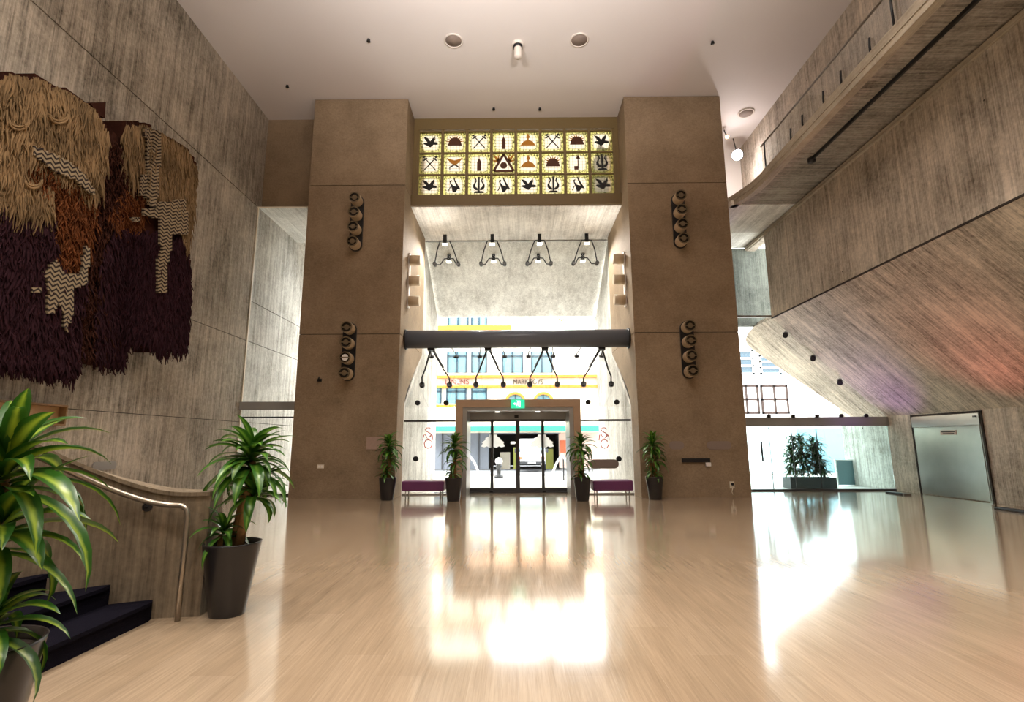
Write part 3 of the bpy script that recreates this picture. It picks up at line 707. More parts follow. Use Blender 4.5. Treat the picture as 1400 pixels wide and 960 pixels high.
# ------------------------------------------------------------------ ceiling fittings
for px,py,lab in ((620,55,'round grey ceiling speaker left of the camera dome'),(792,54,'round grey ceiling speaker right of the camera dome'),(1020,154,'round dark ceiling speaker beyond the right pier')):
    p=at(px,py,'z',ZC); t=thing('ceiling_speaker',(p.x,p.y,ZC),lab,'ceiling speaker','round ceiling speakers')
    MB().lathe((p.x,p.y,ZC-.03),[(.24,.03),(.25,0),(.215,-.005),(.21,.01)],32).build('rim',M['rim'],t)
    MB().lathe((p.x,p.y,ZC-.025),[(0,0),(.213,.004),(.213,.02)],32).build('grille',M['spk'],t)
p=at(708,60,'z',ZC); t=thing('ceiling_camera',(p.x,p.y,ZC),'small white drum camera hanging from the ceiling between the two speakers','camera')
MB().lathe((p.x,p.y,ZC-.07),[(.16,.07),(.16,0),(.13,0)],24).build('mount',M['rim'],t)
MB().lathe((p.x,p.y,ZC-.13),[(.12,.06),(.12,.0),(.0,.0)],24).build('shadow_ring',M['black'],t)
MB().lathe((p.x,p.y,ZC-.42),[(.0,.0),(.09,.01),(.1,.06),(.1,.3)],24).build('drum',M['rim'],t)
for px,py,w_ in ((504,54,'left of the left speaker'),(974,57,'right of the right speaker'),(393,117,'nearest the left wall'),(675,148,'above the stained glass, left one'),(738,148,'above the stained glass, right one'),(1133,55,'nearest the balcony')):
    p=at(px,py,'z',ZC); t=thing('sprinkler_head',(p.x,p.y,ZC),'tiny dark ceiling sprinkler '+w_,'sprinkler','ceiling sprinklers')
    MB().lathe((p.x,p.y,ZC-.03),[(0,0),(.035,.0),(.04,.03)],12).build('body',M['black'],t); MB().lathe((p.x,p.y,ZC-.06),[(0,0),(.05,.0),(.05,.008),(0,.008)],12).build('deflector',M['blackm'],t)
# two spotlights beyond the right pier
for px,py,y,mt,r_,lab in ((1008,212,16.6,'lamp_w',.2,'bright white spotlight shining beside the right pier above the balcony'),(994,187,16.1,'lamp_o',.07,'small orange spotlight above the bright white one'),(1062,208,15.5,'lamp_w',.06,'white spotlight seen through the balcony glass')):
    p=at(px,py,'y',y); t=thing('spotlight',p,lab,'spotlight')
    v=(O-p).normalized()
    T([p-v*.28,p-v*.0],[r_*.7,r_],n=20,caps=True).build('housing',M['black'],t)
    T([p,p+v*.01],r_*.85,n=20).build('lens',M[mt],t)
    T([p-v*.2,(p.x,p.y+.2,ZC)],.02,n=6).build('stem',M['black'],t)

# ------------------------------------------------------------------ tapestry
TZ=.5208
def zp(x,y): return (x*TZ,60+y*TZ)
def thick(y):
    if y<9.75: return .30+.45*max(0,math.sin(math.pi*(y-6.4)/(9.75-6.4)))**.7
    if y<10.1: return .2
    return .22+.42*max(0,math.sin(math.pi*(y-10.1)/(12.6-10.1)))**.7
def tsurf(px,py,ex=0):
    t=.4
    for _ in range(12):
        p=at(px,py,'x',XL+t+ex); t=t*.5+thick(p.y)*.5
    return p
def inpoly(x,y,P):
    c=False; n=len(P)
    for i in range(n):
        x1,y1=P[i]; x2,y2=P[(i+1)%n]
        if (y1>y)!=(y2>y) and x<(x2-x1)*(y-y1)/(y2-y1)+x1: c=not c
    return c
tp=thing('wall_hanging',(XL,9.5,5),'huge shaggy woven wall hanging in cream, rust and aubergine on the left wall','wall hanging')
REG={
 'creamL':[(-60,110),(0,95),(25,78),(100,88),(180,125),(250,170),(285,230),(280,300),(265,350),(250,390),(215,345),(150,310),(90,275),(62,290),(78,350),(140,375),(145,440),(70,430),(30,400),(-60,380)],
 'orange':[(60,290),(95,280),(150,325),(245,395),(255,430),(240,530),(220,590),(190,600),(145,560),(140,400),(80,370)],
 'purpleL':[(-60,380),(30,410),(70,440),(145,450),(150,570),(200,600),(230,620),(205,700),(212,800),(195,860),(178,870),(165,840),(130,852),(60,832),(-60,812)],
 'brown':[(290,250),(318,262),(332,330),(375,385),(310,455),(262,560),(270,700),(325,790),(318,838),(210,822),(205,700),(235,600),(255,430),(250,390),(280,300)],
 'brownR':[(325,380),(378,395),(382,450),(372,490),(312,500),(285,450)],
 'creamR':[(328,208),(383,212),(430,235),(490,270),(518,320),(515,370),(500,395),(455,410),(418,400),(380,355),(350,350),(328,300)],
 'purpleR':[(262,560),(305,480),(372,490),(415,490),(455,500),(492,510),(500,600),(498,710),(490,790),(470,800),(415,800),(405,780),(360,770),(332,790),(318,838),(250,820),(255,700)],
 'sideR':[(500,360),(516,380),(508,440),(496,520),(480,500),(485,420)],
}
outline=[(-60,110),(0,95),(25,78),(100,88),(180,125),(250,170),(285,230),(322,245),(328,208),(383,212),(430,235),(490,270),(518,320),(516,400),(498,520),(500,600),(498,710),(488,795),(470,805),(415,805),(405,780),(360,770),(332,790),(318,845),(210,828),(195,862),(178,875),(165,845),(130,855),(60,836),(-60,815)]
OP=[zp(*q) for q in outline]
def pix(p):
    d=RM.transposed()@(p-O); return (700+F*d.x/-d.z,480-F*d.y/-d.z)
# backing body
body=MB(); st=.09; cells={}; idx={}
y0_,z0_=6.2,2.3
NY,NZ=int((12.9-y0_)/st),int((9.3-z0_)/st)
def bp(i,j):
    y=y0_+i*st; z=z0_+j*st; return Vector((XL+thick(y)-.03,y,z))
ins=set()
for i in range(NY):
    for j in range(NZ):
        q=pix(bp(i+.5,j+.5))
        if inpoly(q[0],q[1],OP): ins.add((i,j))
def vid(i,j,back):
    k=(i,j,back)
    if k not in idx:
        p=bp(i,j)
        if back: p=Vector((XL+.02,p.y,p.z))
        idx[k]=len(body.v); body.v.append(p)
    return idx[k]
def addf(f): body.f.append(f); body.smooth.append(False); body.uv.append(None)
for (i,j) in ins:
    addf([vid(i,j,0),vid(i+1,j,0),vid(i+1,j+1,0),vid(i,j+1,0)])
    for di,dj,a,b in ((-1,0,(i,j),(i,j+1)),(1,0,(i+1,j),(i+1,j+1)),(0,-1,(i,j),(i+1,j)),(0,1,(i,j+1),(i+1,j+1))):
        if (i+di,j+dj) not in ins: addf([vid(*a,0),vid(*b,0),vid(*b,1),vid(*a,1)])
body.build('backing',M['yarn_b'],tp)
def strands(name,regs,n,L,r,mat,ex=.02,ang=.25,seed=1):
    rr=random.Random(seed); m=MB()
    for reg in regs:
        P=[zp(*q) for q in REG[reg]]; xs=[q[0] for q in P]; ys=[q[1] for q in P]
        area=sum(P[i][0]*P[(i+1)%len(P)][1]-P[(i+1)%len(P)][0]*P[i][1] for i in range(len(P)))/2
        k=0; tot=int(n*abs(area)/10000)
        while k<tot:
            x=rr.uniform(min(xs),max(xs)); y=rr.uniform(min(ys),max(ys))
            if not inpoly(x,y,P): continue
            k+=1
            p=tsurf(x,y,ex+rr.uniform(0,.06)); l=L*rr.uniform(.5,1.3); a=rr.uniform(-ang,ang); pts=[p]
            for s in range(3):
                q=pts[-1]+Vector((rr.uniform(-.02,.035),math.sin(a)*l/3+rr.uniform(-.03,.03),-l/3*math.cos(a))); pts.append(q)
            w=r*rr.uniform(.6,1.3)
            m.tube(pts,[w,w*1.15,w,w*.35],n=4,caps=False,sm=True)
    o=m.build(name,mat,tp,keep=True); return o
strands('cream_fringe',['creamL','creamR','sideR'],2600,.42,.014,M['yarn_c'],.03,.15,1)
strands('rust_pile',['orange','brownR'],2200,.2,.012,M['yarn_o'],.01,.6,2)
strands('brown_pile',['brown'],1200,.16,.012,M['yarn_b'],.0,.4,3)
strands('aubergine_shag',['purpleL','purpleR'],2800,.28,.017,M['yarn_p'],.01,.35,4)
def zone(pts,ex,name='chevron_band'):
    m=MB(); P=[zp(*q) for q in pts]; v=[]
    xs=[q[0] for q in P]; ys=[q[1] for q in P]
    s=3.2; x=min(xs)
    while x<max(xs):
        y=min(ys)
        while y<max(ys):
            if inpoly(x+s/2,y+s/2,P):
                c=[tsurf(x+a*s,y+b*s,ex) for a,b in ((0,0),(1,0),(1,1),(0,1))]
                d=[q-Vector((.05,0,0)) for q in c]
                m.add(c+d,[(0,1,2,3),(0,4,5,1),(1,5,6,2),(2,6,7,3),(3,7,4,0)])
            y+=s
        x+=s
    m.build(name,M['zig'],tp)
zone([(90,268),(170,300),(215,335),(252,385),(250,402),(200,358),(140,330),(92,292)],.16)
zone([(120,600),(150,565),(165,600),(195,605),(215,600),(225,530),(236,540),(232,622),(212,640),(196,640),(196,700),(175,765),(166,700),(150,680),(146,710),(125,705),(130,650)],.14)
zone([(383,220),(425,232),(420,330),(412,430),(395,425),(390,405),(368,395),(370,350),(385,340)],.16)
zone([(378,432),(415,430),(418,415),(455,412),(480,408),(490,412),(495,500),(455,500),(450,540),(443,560),(440,655),(415,655),(415,570),(425,540),(418,460),(380,450)],.16)
zone([(345,455),(370,455),(370,468),(345,468)],.14); zone([(85,640),(108,640),(108,655),(85,655)],.14)
for q,ln in (((45,215,30),0),((155,200,28),0),((90,360,22),0),((430,670,12),0)):
    pass
def loop(cx,cy,r):
    pts=[tsurf(*zp(cx+r*math.cos(R(a)),cy-r*.2+r*.7*-math.sin(R(a))),.14) for a in range(180,361,20)]
    T(pts,.018,n=6).build('yarn_loop',M['yarn_c'],tp)
loop(50,205,26); loop(155,190,24); loop(88,362,22)
def dloop(cx,cy,r):
    pts=[tsurf(*zp(cx+r*math.cos(R(a)),cy+r*.8*math.sin(R(a))),.14) for a in range(0,181,20)]
    T(pts,.018,n=6).build('yarn_loop',M['yarn_c'],tp)
dloop(50,205,26); dloop(155,190,24); dloop(88,362,22)
fl=[at(*zp(*q),'x',XL+.35) for q in ((238,156),(278,153),(276,195),(258,185))]
MB().add([tuple(q) for q in fl]+[(XL+.03,q.y,q.z) for q in fl],[(0,1,2,3),(4,7,6,5),(0,4,5,1),(1,5,6,2),(2,6,7,3),(3,7,4,0)]).build('corner_tab',M['yarn_b'],tp)

# left wall fixtures
a=at(0,543,'x',XL+.1); b=at(87,555,'x',XL+.1); c=at(87,580,'x',XL+.1)
lb=thing('wooden_display_ledge',(XL,8.5,c.z),'long pale wooden box ledge on the left wall below the hanging','ledge')
yl,yr=6.0,b.y; z1,z0=b.z,c.z
MB().box(XL+.001,XL+.03,yl,yr,z0,z1).build('back_panel',M['wood'],lb)
MB().box(XL+.001,XL+.16,yl,yr,z1-.02,z1+.01).box(XL+.001,XL+.16,yl,yr,z0-.03,z0).box(XL+.001,XL+.16,yr,yr+.03,z0-.03,z1+.01).build('rim',M['wooddark'],lb)
p=at(143,637,'x',XL+.02); o=capsule((p.y,p.z),'x',.3,.08,XL+.002,XL+.03).build('oval_plate',M['grey']); tag(o,'grey lozenge plate on the left wall just above the stair parapet','plate')

# ------------------------------------------------------------------ stair, parapet, handrail
path=[(-2.72,4.76),(-2.95,4.73),(-3.15,4.68),(-3.38,4.57),(-3.6,4.38),(-3.76,4.12),(-3.86,3.8),(-3.9,3.45),(-3.88,3.1)]
def tops(i): return [1.0,1.0,1.03,1.12,1.26,1.42,1.58,1.76,1.92][i]
pa=thing('stair_parapet',(-3,4.8,0),'curved brown concrete stair parapet rising to the left behind the near plants','parapet')
def offs(path,d):
    out=[]
    for i,p in enumerate(path):
        a=Vector(path[max(i-1,0)]); b=Vector(path[min(i+1,len(path)-1)]); t=(b-a).normalized(); n=Vector((t.y,-t.x)); out.append(Vector(p)+n*d)
    return out
def smooth(path,k=4):
    out=[]; n=len(path)
    for i in range(n-1):
        p0,p1,p2,p3=[Vector(path[max(0,min(n-1,j))]) for j in (i-1,i,i+1,i+2)]
        for s in range(k):
            t=s/k; out.append(.5*((2*p1)+(p2-p0)*t+(2*p0-5*p1+4*p2-p3)*t*t+(3*p1-p0-3*p2+p3)*t**3))
    out.append(Vector(path[-1])); return out
p3=smooth([(x,y,tops(i)) for i,(x,y) in enumerate(path)])
pp=[(q.x,q.y) for q in p3]; 
outer=offs(pp,.26)
if (Vector(outer[0])-Vector((-2.72,5.0))).length>(offs(pp,-.26)[0]-Vector((-2.72,5.0))).length: outer=offs(pp,-.26)
m=MB(); vs=[]; fs=[]
for i,q in enumerate(p3):
    o_=outer[i]; vs+=[(q.x,q.y,0),(q.x,q.y,q.z),(o_.x,o_.y,q.z),(o_.x,o_.y,0)]
for i in range(len(p3)-1):
    for k in range(4): fs.append((i*4+k,i*4+(k+1)%4,(i+1)*4+(k+1)%4,(i+1)*4+k))
fs+=[(0,1,2,3),tuple(len(vs)-4+k for k in (3,2,1,0))]
m.add(vs,fs); m.build('wall',M['bal'],pa)
# capping
m=MB(); vs=[]; fs=[]; inn=offs(pp,.03 if outer[0].y<pp[0][1] else -.03); 
sgn=1 if (outer[0]-Vector(pp[0])).y>0 else -1
inn=[Vector(pp[i])-(outer[i]-Vector(pp[i])).normalized()*.02 for i in range(len(pp))]; out2=[Vector(pp[i])+(outer[i]-Vector(pp[i]))*1.08 for i in range(len(pp))]
for i,q in enumerate(p3):
    a_,b_=inn[i],out2[i]; vs+=[(a_.x,a_.y,q.z+.002),(a_.x,a_.y,q.z+.035),(b_.x,b_.y,q.z+.035),(b_.x,b_.y,q.z+.002)]
for i in range(len(p3)-1):
    for k in range(4): fs.append((i*4+k,i*4+(k+1)%4,(i+1)*4+(k+1)%4,(i+1)*4+k))
fs+=[(0,1,2,3),tuple(len(vs)-4+k for k in (3,2,1,0))]
m.add(vs,fs); m.build('capping',M['bal'],pa)
# steps: carpeted, rising to the left
stt=thing('carpeted_staircase',(-3.6,4,0),'curving flight of steps in navy carpet at the lower left','staircase')
noses=[(-3.07,.155),(-3.37,.31),(-3.65,.465),(-3.93,.62),(-4.25,.775)]
cc=Vector((-3.15,1.2))
def wally(x):
    best=None
    for q in p3:
        if best is None or abs(q.x-x)<abs(best.x-x): best=q
    return best.y
r0=3.48
for k in range(5):
    # each step is a wedge about the stair's centre, from the first riser line on
    x,z=noses[k]; xe=x-.5
    y1=(4.62,4.48,4.26,3.95,3.6)[k]
    m=MB(); a=.06
    poly=[(x,2.2),(x,y1)]
    for q in [q for q in p3 if q.x<x and q.y<=y1+.2]: poly.append((q.x+.01,q.y-.01))
    poly+=[(-5.0,3.1),(-5.0,2.2)]
    m.prism(poly,z-.155,z-.03,'z')
    pl=[(px_+ (.02 if i<2 else 0),py_) for i,(px_,py_) in enumerate(poly)]
    m.prism(pl,z-.03,z,'z')
    m.build('step',M['carpet'],stt)
hr=thing('stair_handrail',(-2.95,4.65,0),'bent metal handrail with a post down to the floor at the foot of the stairs','handrail')
dn=[(Vector(pp[i])-outer[i]).normalized() for i in range(len(pp))]
rl=[]
for i,q in enumerate(p3):
    if q.x<-2.93: n_=dn[i]; rl.append((q.x+n_.x*.09,q.y+n_.y*.09,q.z-.07))
x0,y0,z0=rl[0]
bend=[(x0+.10,y0+.0,0.0),(x0+.10,y0,.5),(x0+.10,y0,z0-.09),(x0+.085,y0,z0-.03),(x0+.04,y0,z0-.003)]
T(bend+rl,.023,n=12).build('rail',M['rail'],hr)
for i in (5,14,22):
    if i<len(rl):
        q=Vector(rl[i]); j=i+ (len(p3)-len(rl)); n_=dn[j]
        T([q-Vector((n_.x,n_.y,0))*.1+Vector((0,0,-.06)),q-Vector((n_.x,n_.y,0))*.085+Vector((0,0,-.06))],.04,n=14).tube([q-Vector((n_.x,n_.y,0))*.09+Vector((0,0,-.06)),q+Vector((0,0,-.06)),q],.01,n=6).build('wall_bracket',M['black'],hr)
# ------------------------------------------------------------------ plants
def leafm(m,base,az,el,L,w,droop,rr,seg=8,twist=0):
    p=Vector(base); a=el; pts=[]; d=Vector((math.cos(az),math.sin(az),0)); side=Vector((-d.y,d.x,0))
    vs=[]; tw=rr.uniform(-.5,.5)*twist
    for i in range(seg+1):
        t=i/seg
        wd=w*min(1,.35+t*3.2)*(1-max(0,(t-.45)/.55)**1.8)*.5
        up=Vector((-math.sin(a)*d.x,-math.sin(a)*d.y,math.cos(a)))
        s=(side*math.cos(tw*t)+up*math.sin(tw*t))
        vs+=[p-s*wd+up*wd*.35,p,p+s*wd+up*wd*.35]
        a=el-droop*(t**1.15)
        p=p+(d*math.cos(a)+Vector((0,0,math.sin(a))))*L/seg
    fs=[];uvs=[]
    for i in range(seg):
        b=i*3; t0,t1=i/seg,(i+1)/seg
        fs+=[(b,b+1,b+4,b+3),(b+1,b+2,b+5,b+4)]; uvs+=[[(0,t0),(.5,t0),(.5,t1),(0,t1)],[(.5,t0),(1,t0),(1,t1),(.5,t1)]]
    m.add(vs,fs,True,uvs)
def head(parent,c,n,L,w,seed,mat,hh=.12,lo=-.1,hi=1.25,az=None,dr=(1.2,2.3)):
    rr=random.Random(seed); m=MB()
    for i in range(n):
        t=i/n; el=lo+(hi-lo)*t+rr.uniform(-.15,.15)
        a=i*2.39996+rr.uniform(-.3,.3) if az is None else rr.uniform(*az)
        leafm(m,Vector(c)+Vector((0,0,hh*t)),a,el,L*rr.uniform(.7,1.15)*(1-.25*t),w*rr.uniform(.8,1.15),rr.uniform(*dr)*(1-.35*t),rr,twist=1)
    return m.build('foliage',mat,parent,keep=True)
def potmesh(c,rt,rb,h,par,n=36):
    MB().lathe(c,[(0,0),(rb*.96,0),(rb,.02),(rb+(rt-rb)*.5,h*.5),(rt,h-.015),(rt+.004,h),(rt-.012,h),(rt-.02,h-.06),(0,h-.06)][:8],n).build('pot',M['pot'],par)
    MB().lathe(c,[(0,h-.05),(rt-.016,h-.055)],n).build('soil',M['soil'],par)
# near-left plant
p1=thing('potted_dracaena',(-2.36,2.42,0),'large striped dracaena in a charcoal pot at the bottom left corner','potted plant','potted dracaenas in charcoal pots')
c=(-2.36,2.42,0); potmesh(c,.25,.17,.60,p1)
T([(-2.34,2.4,.52),(-2.33,2.4,.9),(-2.30,2.38,1.30)],[.03,.028,.024],n=10).build('cane',M['cane'],p1)
T([(-2.42,2.48,.52),(-2.42,2.5,.85),(-2.38,2.48,1.06)],[.028,.026,.022],n=10).build('cane',M['cane'],p1)
T([(-2.26,2.42,.52),(-2.24,2.42,.66)],[.022,.02],n=10).build('cane',M['cane'],p1)
head(p1,(-2.30,2.38,1.24),40,.60,.085,11,M['leafy'],hh=.16,dr=(1.1,2.2))
head(p1,(-2.32,2.40,.98),34,.5,.085,12,M['leafy'],hh=.14,dr=(1.2,2.2))
head(p1,(-2.24,2.36,.64),20,.38,.075,13,M['leafy'],hh=.1,dr=(1.6,2.6))
# the plant by the parapet
p2=thing('potted_dracaena',(-2.5,4.78,0),'bushy dracaena in a charcoal pot at the foot of the stair parapet','potted plant','potted dracaenas in charcoal pots')
c=(-2.52,4.82,0); potmesh(c,.235,.145,.60,p2)
T([(-2.46,4.82,.52),(-2.43,4.82,.9),(-2.40,4.82,1.34)],[.04,.036,.03],n=10).build('cane',M['cane'],p2)
T([(-2.55,4.86,.52),(-2.52,4.88,.8),(-2.48,4.86,1.06)],[.03,.028,.024],n=10).build('cane',M['cane'],p2)
T([(-2.62,4.8,.52),(-2.62,4.8,.66)],[.024,.02],n=10).build('cane',M['cane'],p2)
head(p2,(-2.42,4.82,1.2),64,.52,.085,21,M['leaf'],hh=.2)
head(p2,(-2.38,4.83,.95),36,.42,.075,22,M['leaf'],hh=.1)
head(p2,(-2.6,4.8,.64),26,.36,.06,23,M['leaf'],hh=.08)
# four plants at the entrance
def farplant(px,pyb,y,seed,label,ht=1.78,sp=1.0):
    x=at(px,pyb,'y',y).x
    t=thing('potted_dracaena',(x,y,0),label,'potted plant','potted dracaenas in charcoal pots')
    potmesh((x,y,0),.225,.165,.58,t)
    rr=random.Random(seed)
    z3=ht-.5
    T([(x+.03,y,.5),(x+.02,y,z3)],[.045,.035],n=8).build('cane',M['cane'],t)
    T([(x-.07,y+.03,.5),(x-.06,y,z3-.35)],[.035,.03],n=8).build('cane',M['cane'],t)
    head(t,(x+.0,y,z3-.05),46,.50*sp,.09,seed,M['leaf'],hh=.25,hi=1.4)
    head(t,(x+.03,y,z3-.38),34,.42*sp,.08,seed+1,M['leaf'],hh=.2)
    head(t,(x-.03,y,.62),22,.34*sp,.075,seed+2,M['leaf'],hh=.1)
farplant(529,683,14.0,31,'dracaena in a charcoal pot in front of the left pier beside the left purple bench')
farplant(620,686,13.75,41,'dracaena in a charcoal pot just left of the entrance doors')
farplant(796.5,685,13.75,51,'dracaena in a charcoal pot just right of the entrance doors')
farplant(896,682,14.0,61,'dracaena in a charcoal pot in front of the right pier')

# ------------------------------------------------------------------ benches
def bench(x0,x1,y0,y1,label):
    t=thing('bench',((x0+x1)/2,(y0+y1)/2,0),label,'bench','purple benches by the entrance')
    MB().rbox(x0,x1,y0,y1,.21,.47,.035).build('seat',M['purple'],t)
    for x in (x0+.1,x1-.1):
        for y in (y0+.08,y1-.08): T([(x,y,0),(x,y,.21)],.016,n=8).build('leg',M['steel'],t)
bench(-3.05,-1.93,14.15,14.72,'long purple upholstered bench left of the entrance between two plants')
bench(2.0,3.05,14.1,14.68,'short purple upholstered bench right of the entrance')

# ------------------------------------------------------------------ metal service door in the right wall
d=empty('door_2',(XR2,14.1,0)); d['kind']='structure'
ya,yb=12.95,15.28; XD=XR2
MB().box(XD-.03,XD+.0,ya,ya+.06,0,2.2).box(XD-.03,XD,yb-.05,yb,0,2.2).box(XD-.03,XD,ya,yb,2.15,2.2).build('frame',M['gap'],d)
MB().box(XD-.02,XD-.001,ya+.06,yb-.05,.02,1.84).build('leaf',M['steel'],d)
MB().box(XD-.05,XD-.001,ya+.06,yb-.05,1.85,2.14).build('head_housing',M['steel'],d)
MB().box(XD-.035,XD-.02,ya+.1,ya+.16,.02,1.84).build('edge_strip',M['steel'],d)
MB().box(XD-.028,XD-.02,13.75,14.28,1.62,1.74).build('notice_plate',M['plaque'],d)
MB().box(XD-.03,XD-.028,13.79,14.24,1.69,1.715).box(XD-.03,XD-.028,13.83,14.2,1.645,1.665).build('notice_lines',M['blackm'],d)
MB().box(XD-.08,XD-.05,ya+.12,ya+.2,2.04,2.08).build('latch',M['black'],d)
B(XD-.06,XD-.02,ya+.02,ya+.1,0,.04).build('floor_stop',M['steel'],d)
# floor uplights
for i,(px,py,col,lab) in enumerate(((1226,674,(.55,.2,1),'low dark floor uplight at the foot of the right wall nearer the window'),(1385,697,(1,.15,.12),'low dark floor uplight at the foot of the right wall nearer the camera'))):
    p=at(px,py,'z',.03); p.x=min(p.x,XR2-.25)
    t=thing('floor_uplight',(p.x,p.y,0),lab,'uplight','floor uplights by the right wall')
    MB().rbox(p.x-.09,p.x+.09,p.y-.35,p.y+.35,0,.05,.02).build('housing',M['black'],t)
    MB().box(p.x-.1,p.x+.1,p.y-.42,p.y-.36,0,.05).build('end_cap',M['steel'],t)
    ld=bpy.data.lights.new('uplight_beam','SPOT'); ld.energy=140; ld.color=col; ld.spot_size=R(70); ld.spot_blend=1; ld.shadow_soft_size=.05
    lo=bpy.data.objects.new('uplight_beam',ld); C.objects.link(lo); lo.location=(p.x-.2,p.y,.1); lo.rotation_euler=(R(180),R(-8),0)

# ------------------------------------------------------------------ outside
struct('ground_pavement',B(-30,40,16.3,24.5,-.3,-.01),M['pave'])
struct('ground_road',B(-50,60,24.6,60,-.35,-.04),M['road'])
struct('ground_kerb',B(-30,40,24.45,24.7,-.2,.02),M['kerb'])
YO=30
bd=thing('arcade_building',(0,YO,0),'cream and ochre shop building with arched windows across the street','building')
def q(px,py,y=YO): return at(px,py,'y',y)
def rect(m,x0,y0,x1,y1,ya,yb):
    a=q(x0,y1); b=q(x1,y0); m.box(a.x,b.x,ya,yb,a.z,b.z); return m
zt=16
xl=q(560,600).x-4; xr=q(835,600).x
zw0=q(700,592).z
xm=q(668,440).x; MB().box(xl,xm,YO,YO+4,zw0,zt).box(xm,xr,YO,YO+4,zw0,q(700,452).z).build('upper_wall',M['facade'],bd)
rect(MB(),560,513,836,518,YO-.3,YO).build('cornice',M['ochre'],bd)
rect(MB(),560,526.5,833,531,YO-.15,YO).build('cornice',M['ochre'],bd)
rect(MB(),560,553.5,660,557,YO-.12,YO).build('cornice',M['ochre'],bd)
rect(MB(),560,446,700,453,YO-.3,YO).build('cornice',M['ochre'],bd)
rect(MB(),818,513,836,546,YO-.18,YO-.01).build('pilaster',M['pink'],bd)
def win(x0,y0,x1,y1,mull=1,tr=1,mat='pane'):
    a=q(x0,y1); b=q(x1,y0); f=MB()
    f.box(a.x,b.x,YO-.05,YO-.01,a.z,b.z); w_=f.build('window',M[mat],bd)
    g=MB(); t=.05
    for k in range(mull+2): 
        xx=a.x+(b.x-a.x)*k/(mull+1); g.box(xx-t,xx+t,YO-.09,YO-.05,a.z,b.z)
    zz=a.z+(b.z-a.z)*.78
    if tr: g.box(a.x,b.x,YO-.09,YO-.05,zz-t,zz+t)
    g.build('glazing_bar',M['dpane'],w_)
for x0,x1,mu in ((612,638,1),(645,665,1),(687,714,1),(727,754,1)): win(x0,481,x1,510,mu)
for x0,x1,mu in ((575,603,1),(611,637,1),(645,665,0)): win(x0,531,x1,552,mu,1)
for x0,x1 in ((613,640),(645,665)): win(x0,428,x1,447,1,0)
for px in (704.5,743):
    c=q(px,551); r=11.5/713*29.8
    ring=MB()
    for k in range(16):
        a0,a1=math.pi*k/16,math.pi*(k+1)/16
        ring.prism([(c.x+rr_*math.cos(aa),c.z+rr_*math.sin(aa)) for rr_,aa in ((r,a0),(r*1.28,a0),(r*1.28,a1),(r,a1))],YO-.15,YO-.01,'y')
    ring.build('arch_moulding',M['ochre'],bd)
    w_=MB().prism([(c.x+r*math.cos(math.pi*k/18),c.z+r*math.sin(math.pi*k/18)) for k in range(19)],YO-.05,YO-.01,'y').build('arched_window',M['pane'],bd)
    MB().box(c.x-.03,c.x+.03,YO-.09,YO-.05,c.z,c.z+r).box(c.x-r,c.x+r,YO-.09,YO-.05,c.z-.03,c.z+.03).build('glazing_bar',M['dpane'],w_)
rect(MB(),604,519,646,526,YO-.04,YO-.005).build('sign_panel',M['pink'],bd)
c=q(625,522.5); text_mesh('LINENS','lettering',M['signred'],bd,(c.x,YO-.06,c.z),.42,.015,1.35)
c=q(722,522.5); text_mesh('MARK FOYS','lettering',M['signbrn'],bd,(c.x,YO-.03,c.z),.42,.015,1.7)
# top-right graffiti-like roof sign above the beam
rect(MB(),703,436.5,741,437.3,YO-.05,YO-.005).build('sign_line',M['dgrey'],bd)
cv=[q(757+d,436-3*math.sin(d*.45)) for d in range(0,16,2)]; T([(v.x,YO-.05,v.z) for v in cv],.04,n=6).build('roof_lettering',M['ochre'],bd)
cv=[q(746+d,437-4*abs(math.sin(d*.8))) for d in range(0,10,1)]; T([(v.x,YO-.05,v.z) for v in cv],.035,n=6).build('roof_lettering',M['dgrey'],bd)
# shopfront
zs=q(700,592).z
sf=MB(); a=q(560,592); b=q(668,592); sf.box(a.x,b.x,YO,YO+.3,0,zs); sf.build('shutter',M['shopgrey'],bd)
for px in (605,622,640,655): xx=q(px,600).x; B(xx-.03,xx+.03,YO-.05,YO,0,zs).build('shutter_rib',M['dgrey'],bd)
a=q(668,592); b=q(765,592)
MB().box(a.x,b.x,YO+5,YO+5.2,0,zs).box(a.x-.1,a.x,YO+.3,YO+5,0,zs).box(b.x,b.x+.1,YO+.3,YO+5,0,zs).build('archway_wall',M['shopdark'],bd)
B(a.x,b.x,YO,YO+5,zs-.05,zs).build('archway_ceiling',M['shopgrey'],bd)
rect(MB(),765,592,835,640,YO,YO+.3).build('pilaster',M['pink'],bd)
rect(MB(),560,583,830,591,YO-1.2,YO-1.1).build('awning_front',M['tealm'],bd)
a=q(560,583); b=q(830,583); B(a.x,b.x,YO-1.1,YO,zs+.3,zs+.38).build('awning_roof',M['facade'],bd)
rect(MB(),683,619,697,645,YO+1,YO+1.1).build('white_board',M['facade'],bd)
rect(MB(),702,612,707,646,YO+1,YO+1.1).build('lime_door',M['lime'],bd)
rect(MB(),745,614,758,645,YO+1,YO+1.1).build('lime_door',M['lime'],bd)
rect(MB(),766,602,775,619,YO-.05,YO).build('poster',M['orangep'],bd)
for x0,x1 in ((698,704),(711,718)): rect(MB(),x0,604,x1,607,YO+1.5,YO+1.6).build('strip_lamp',M['lamp_s'],bd)
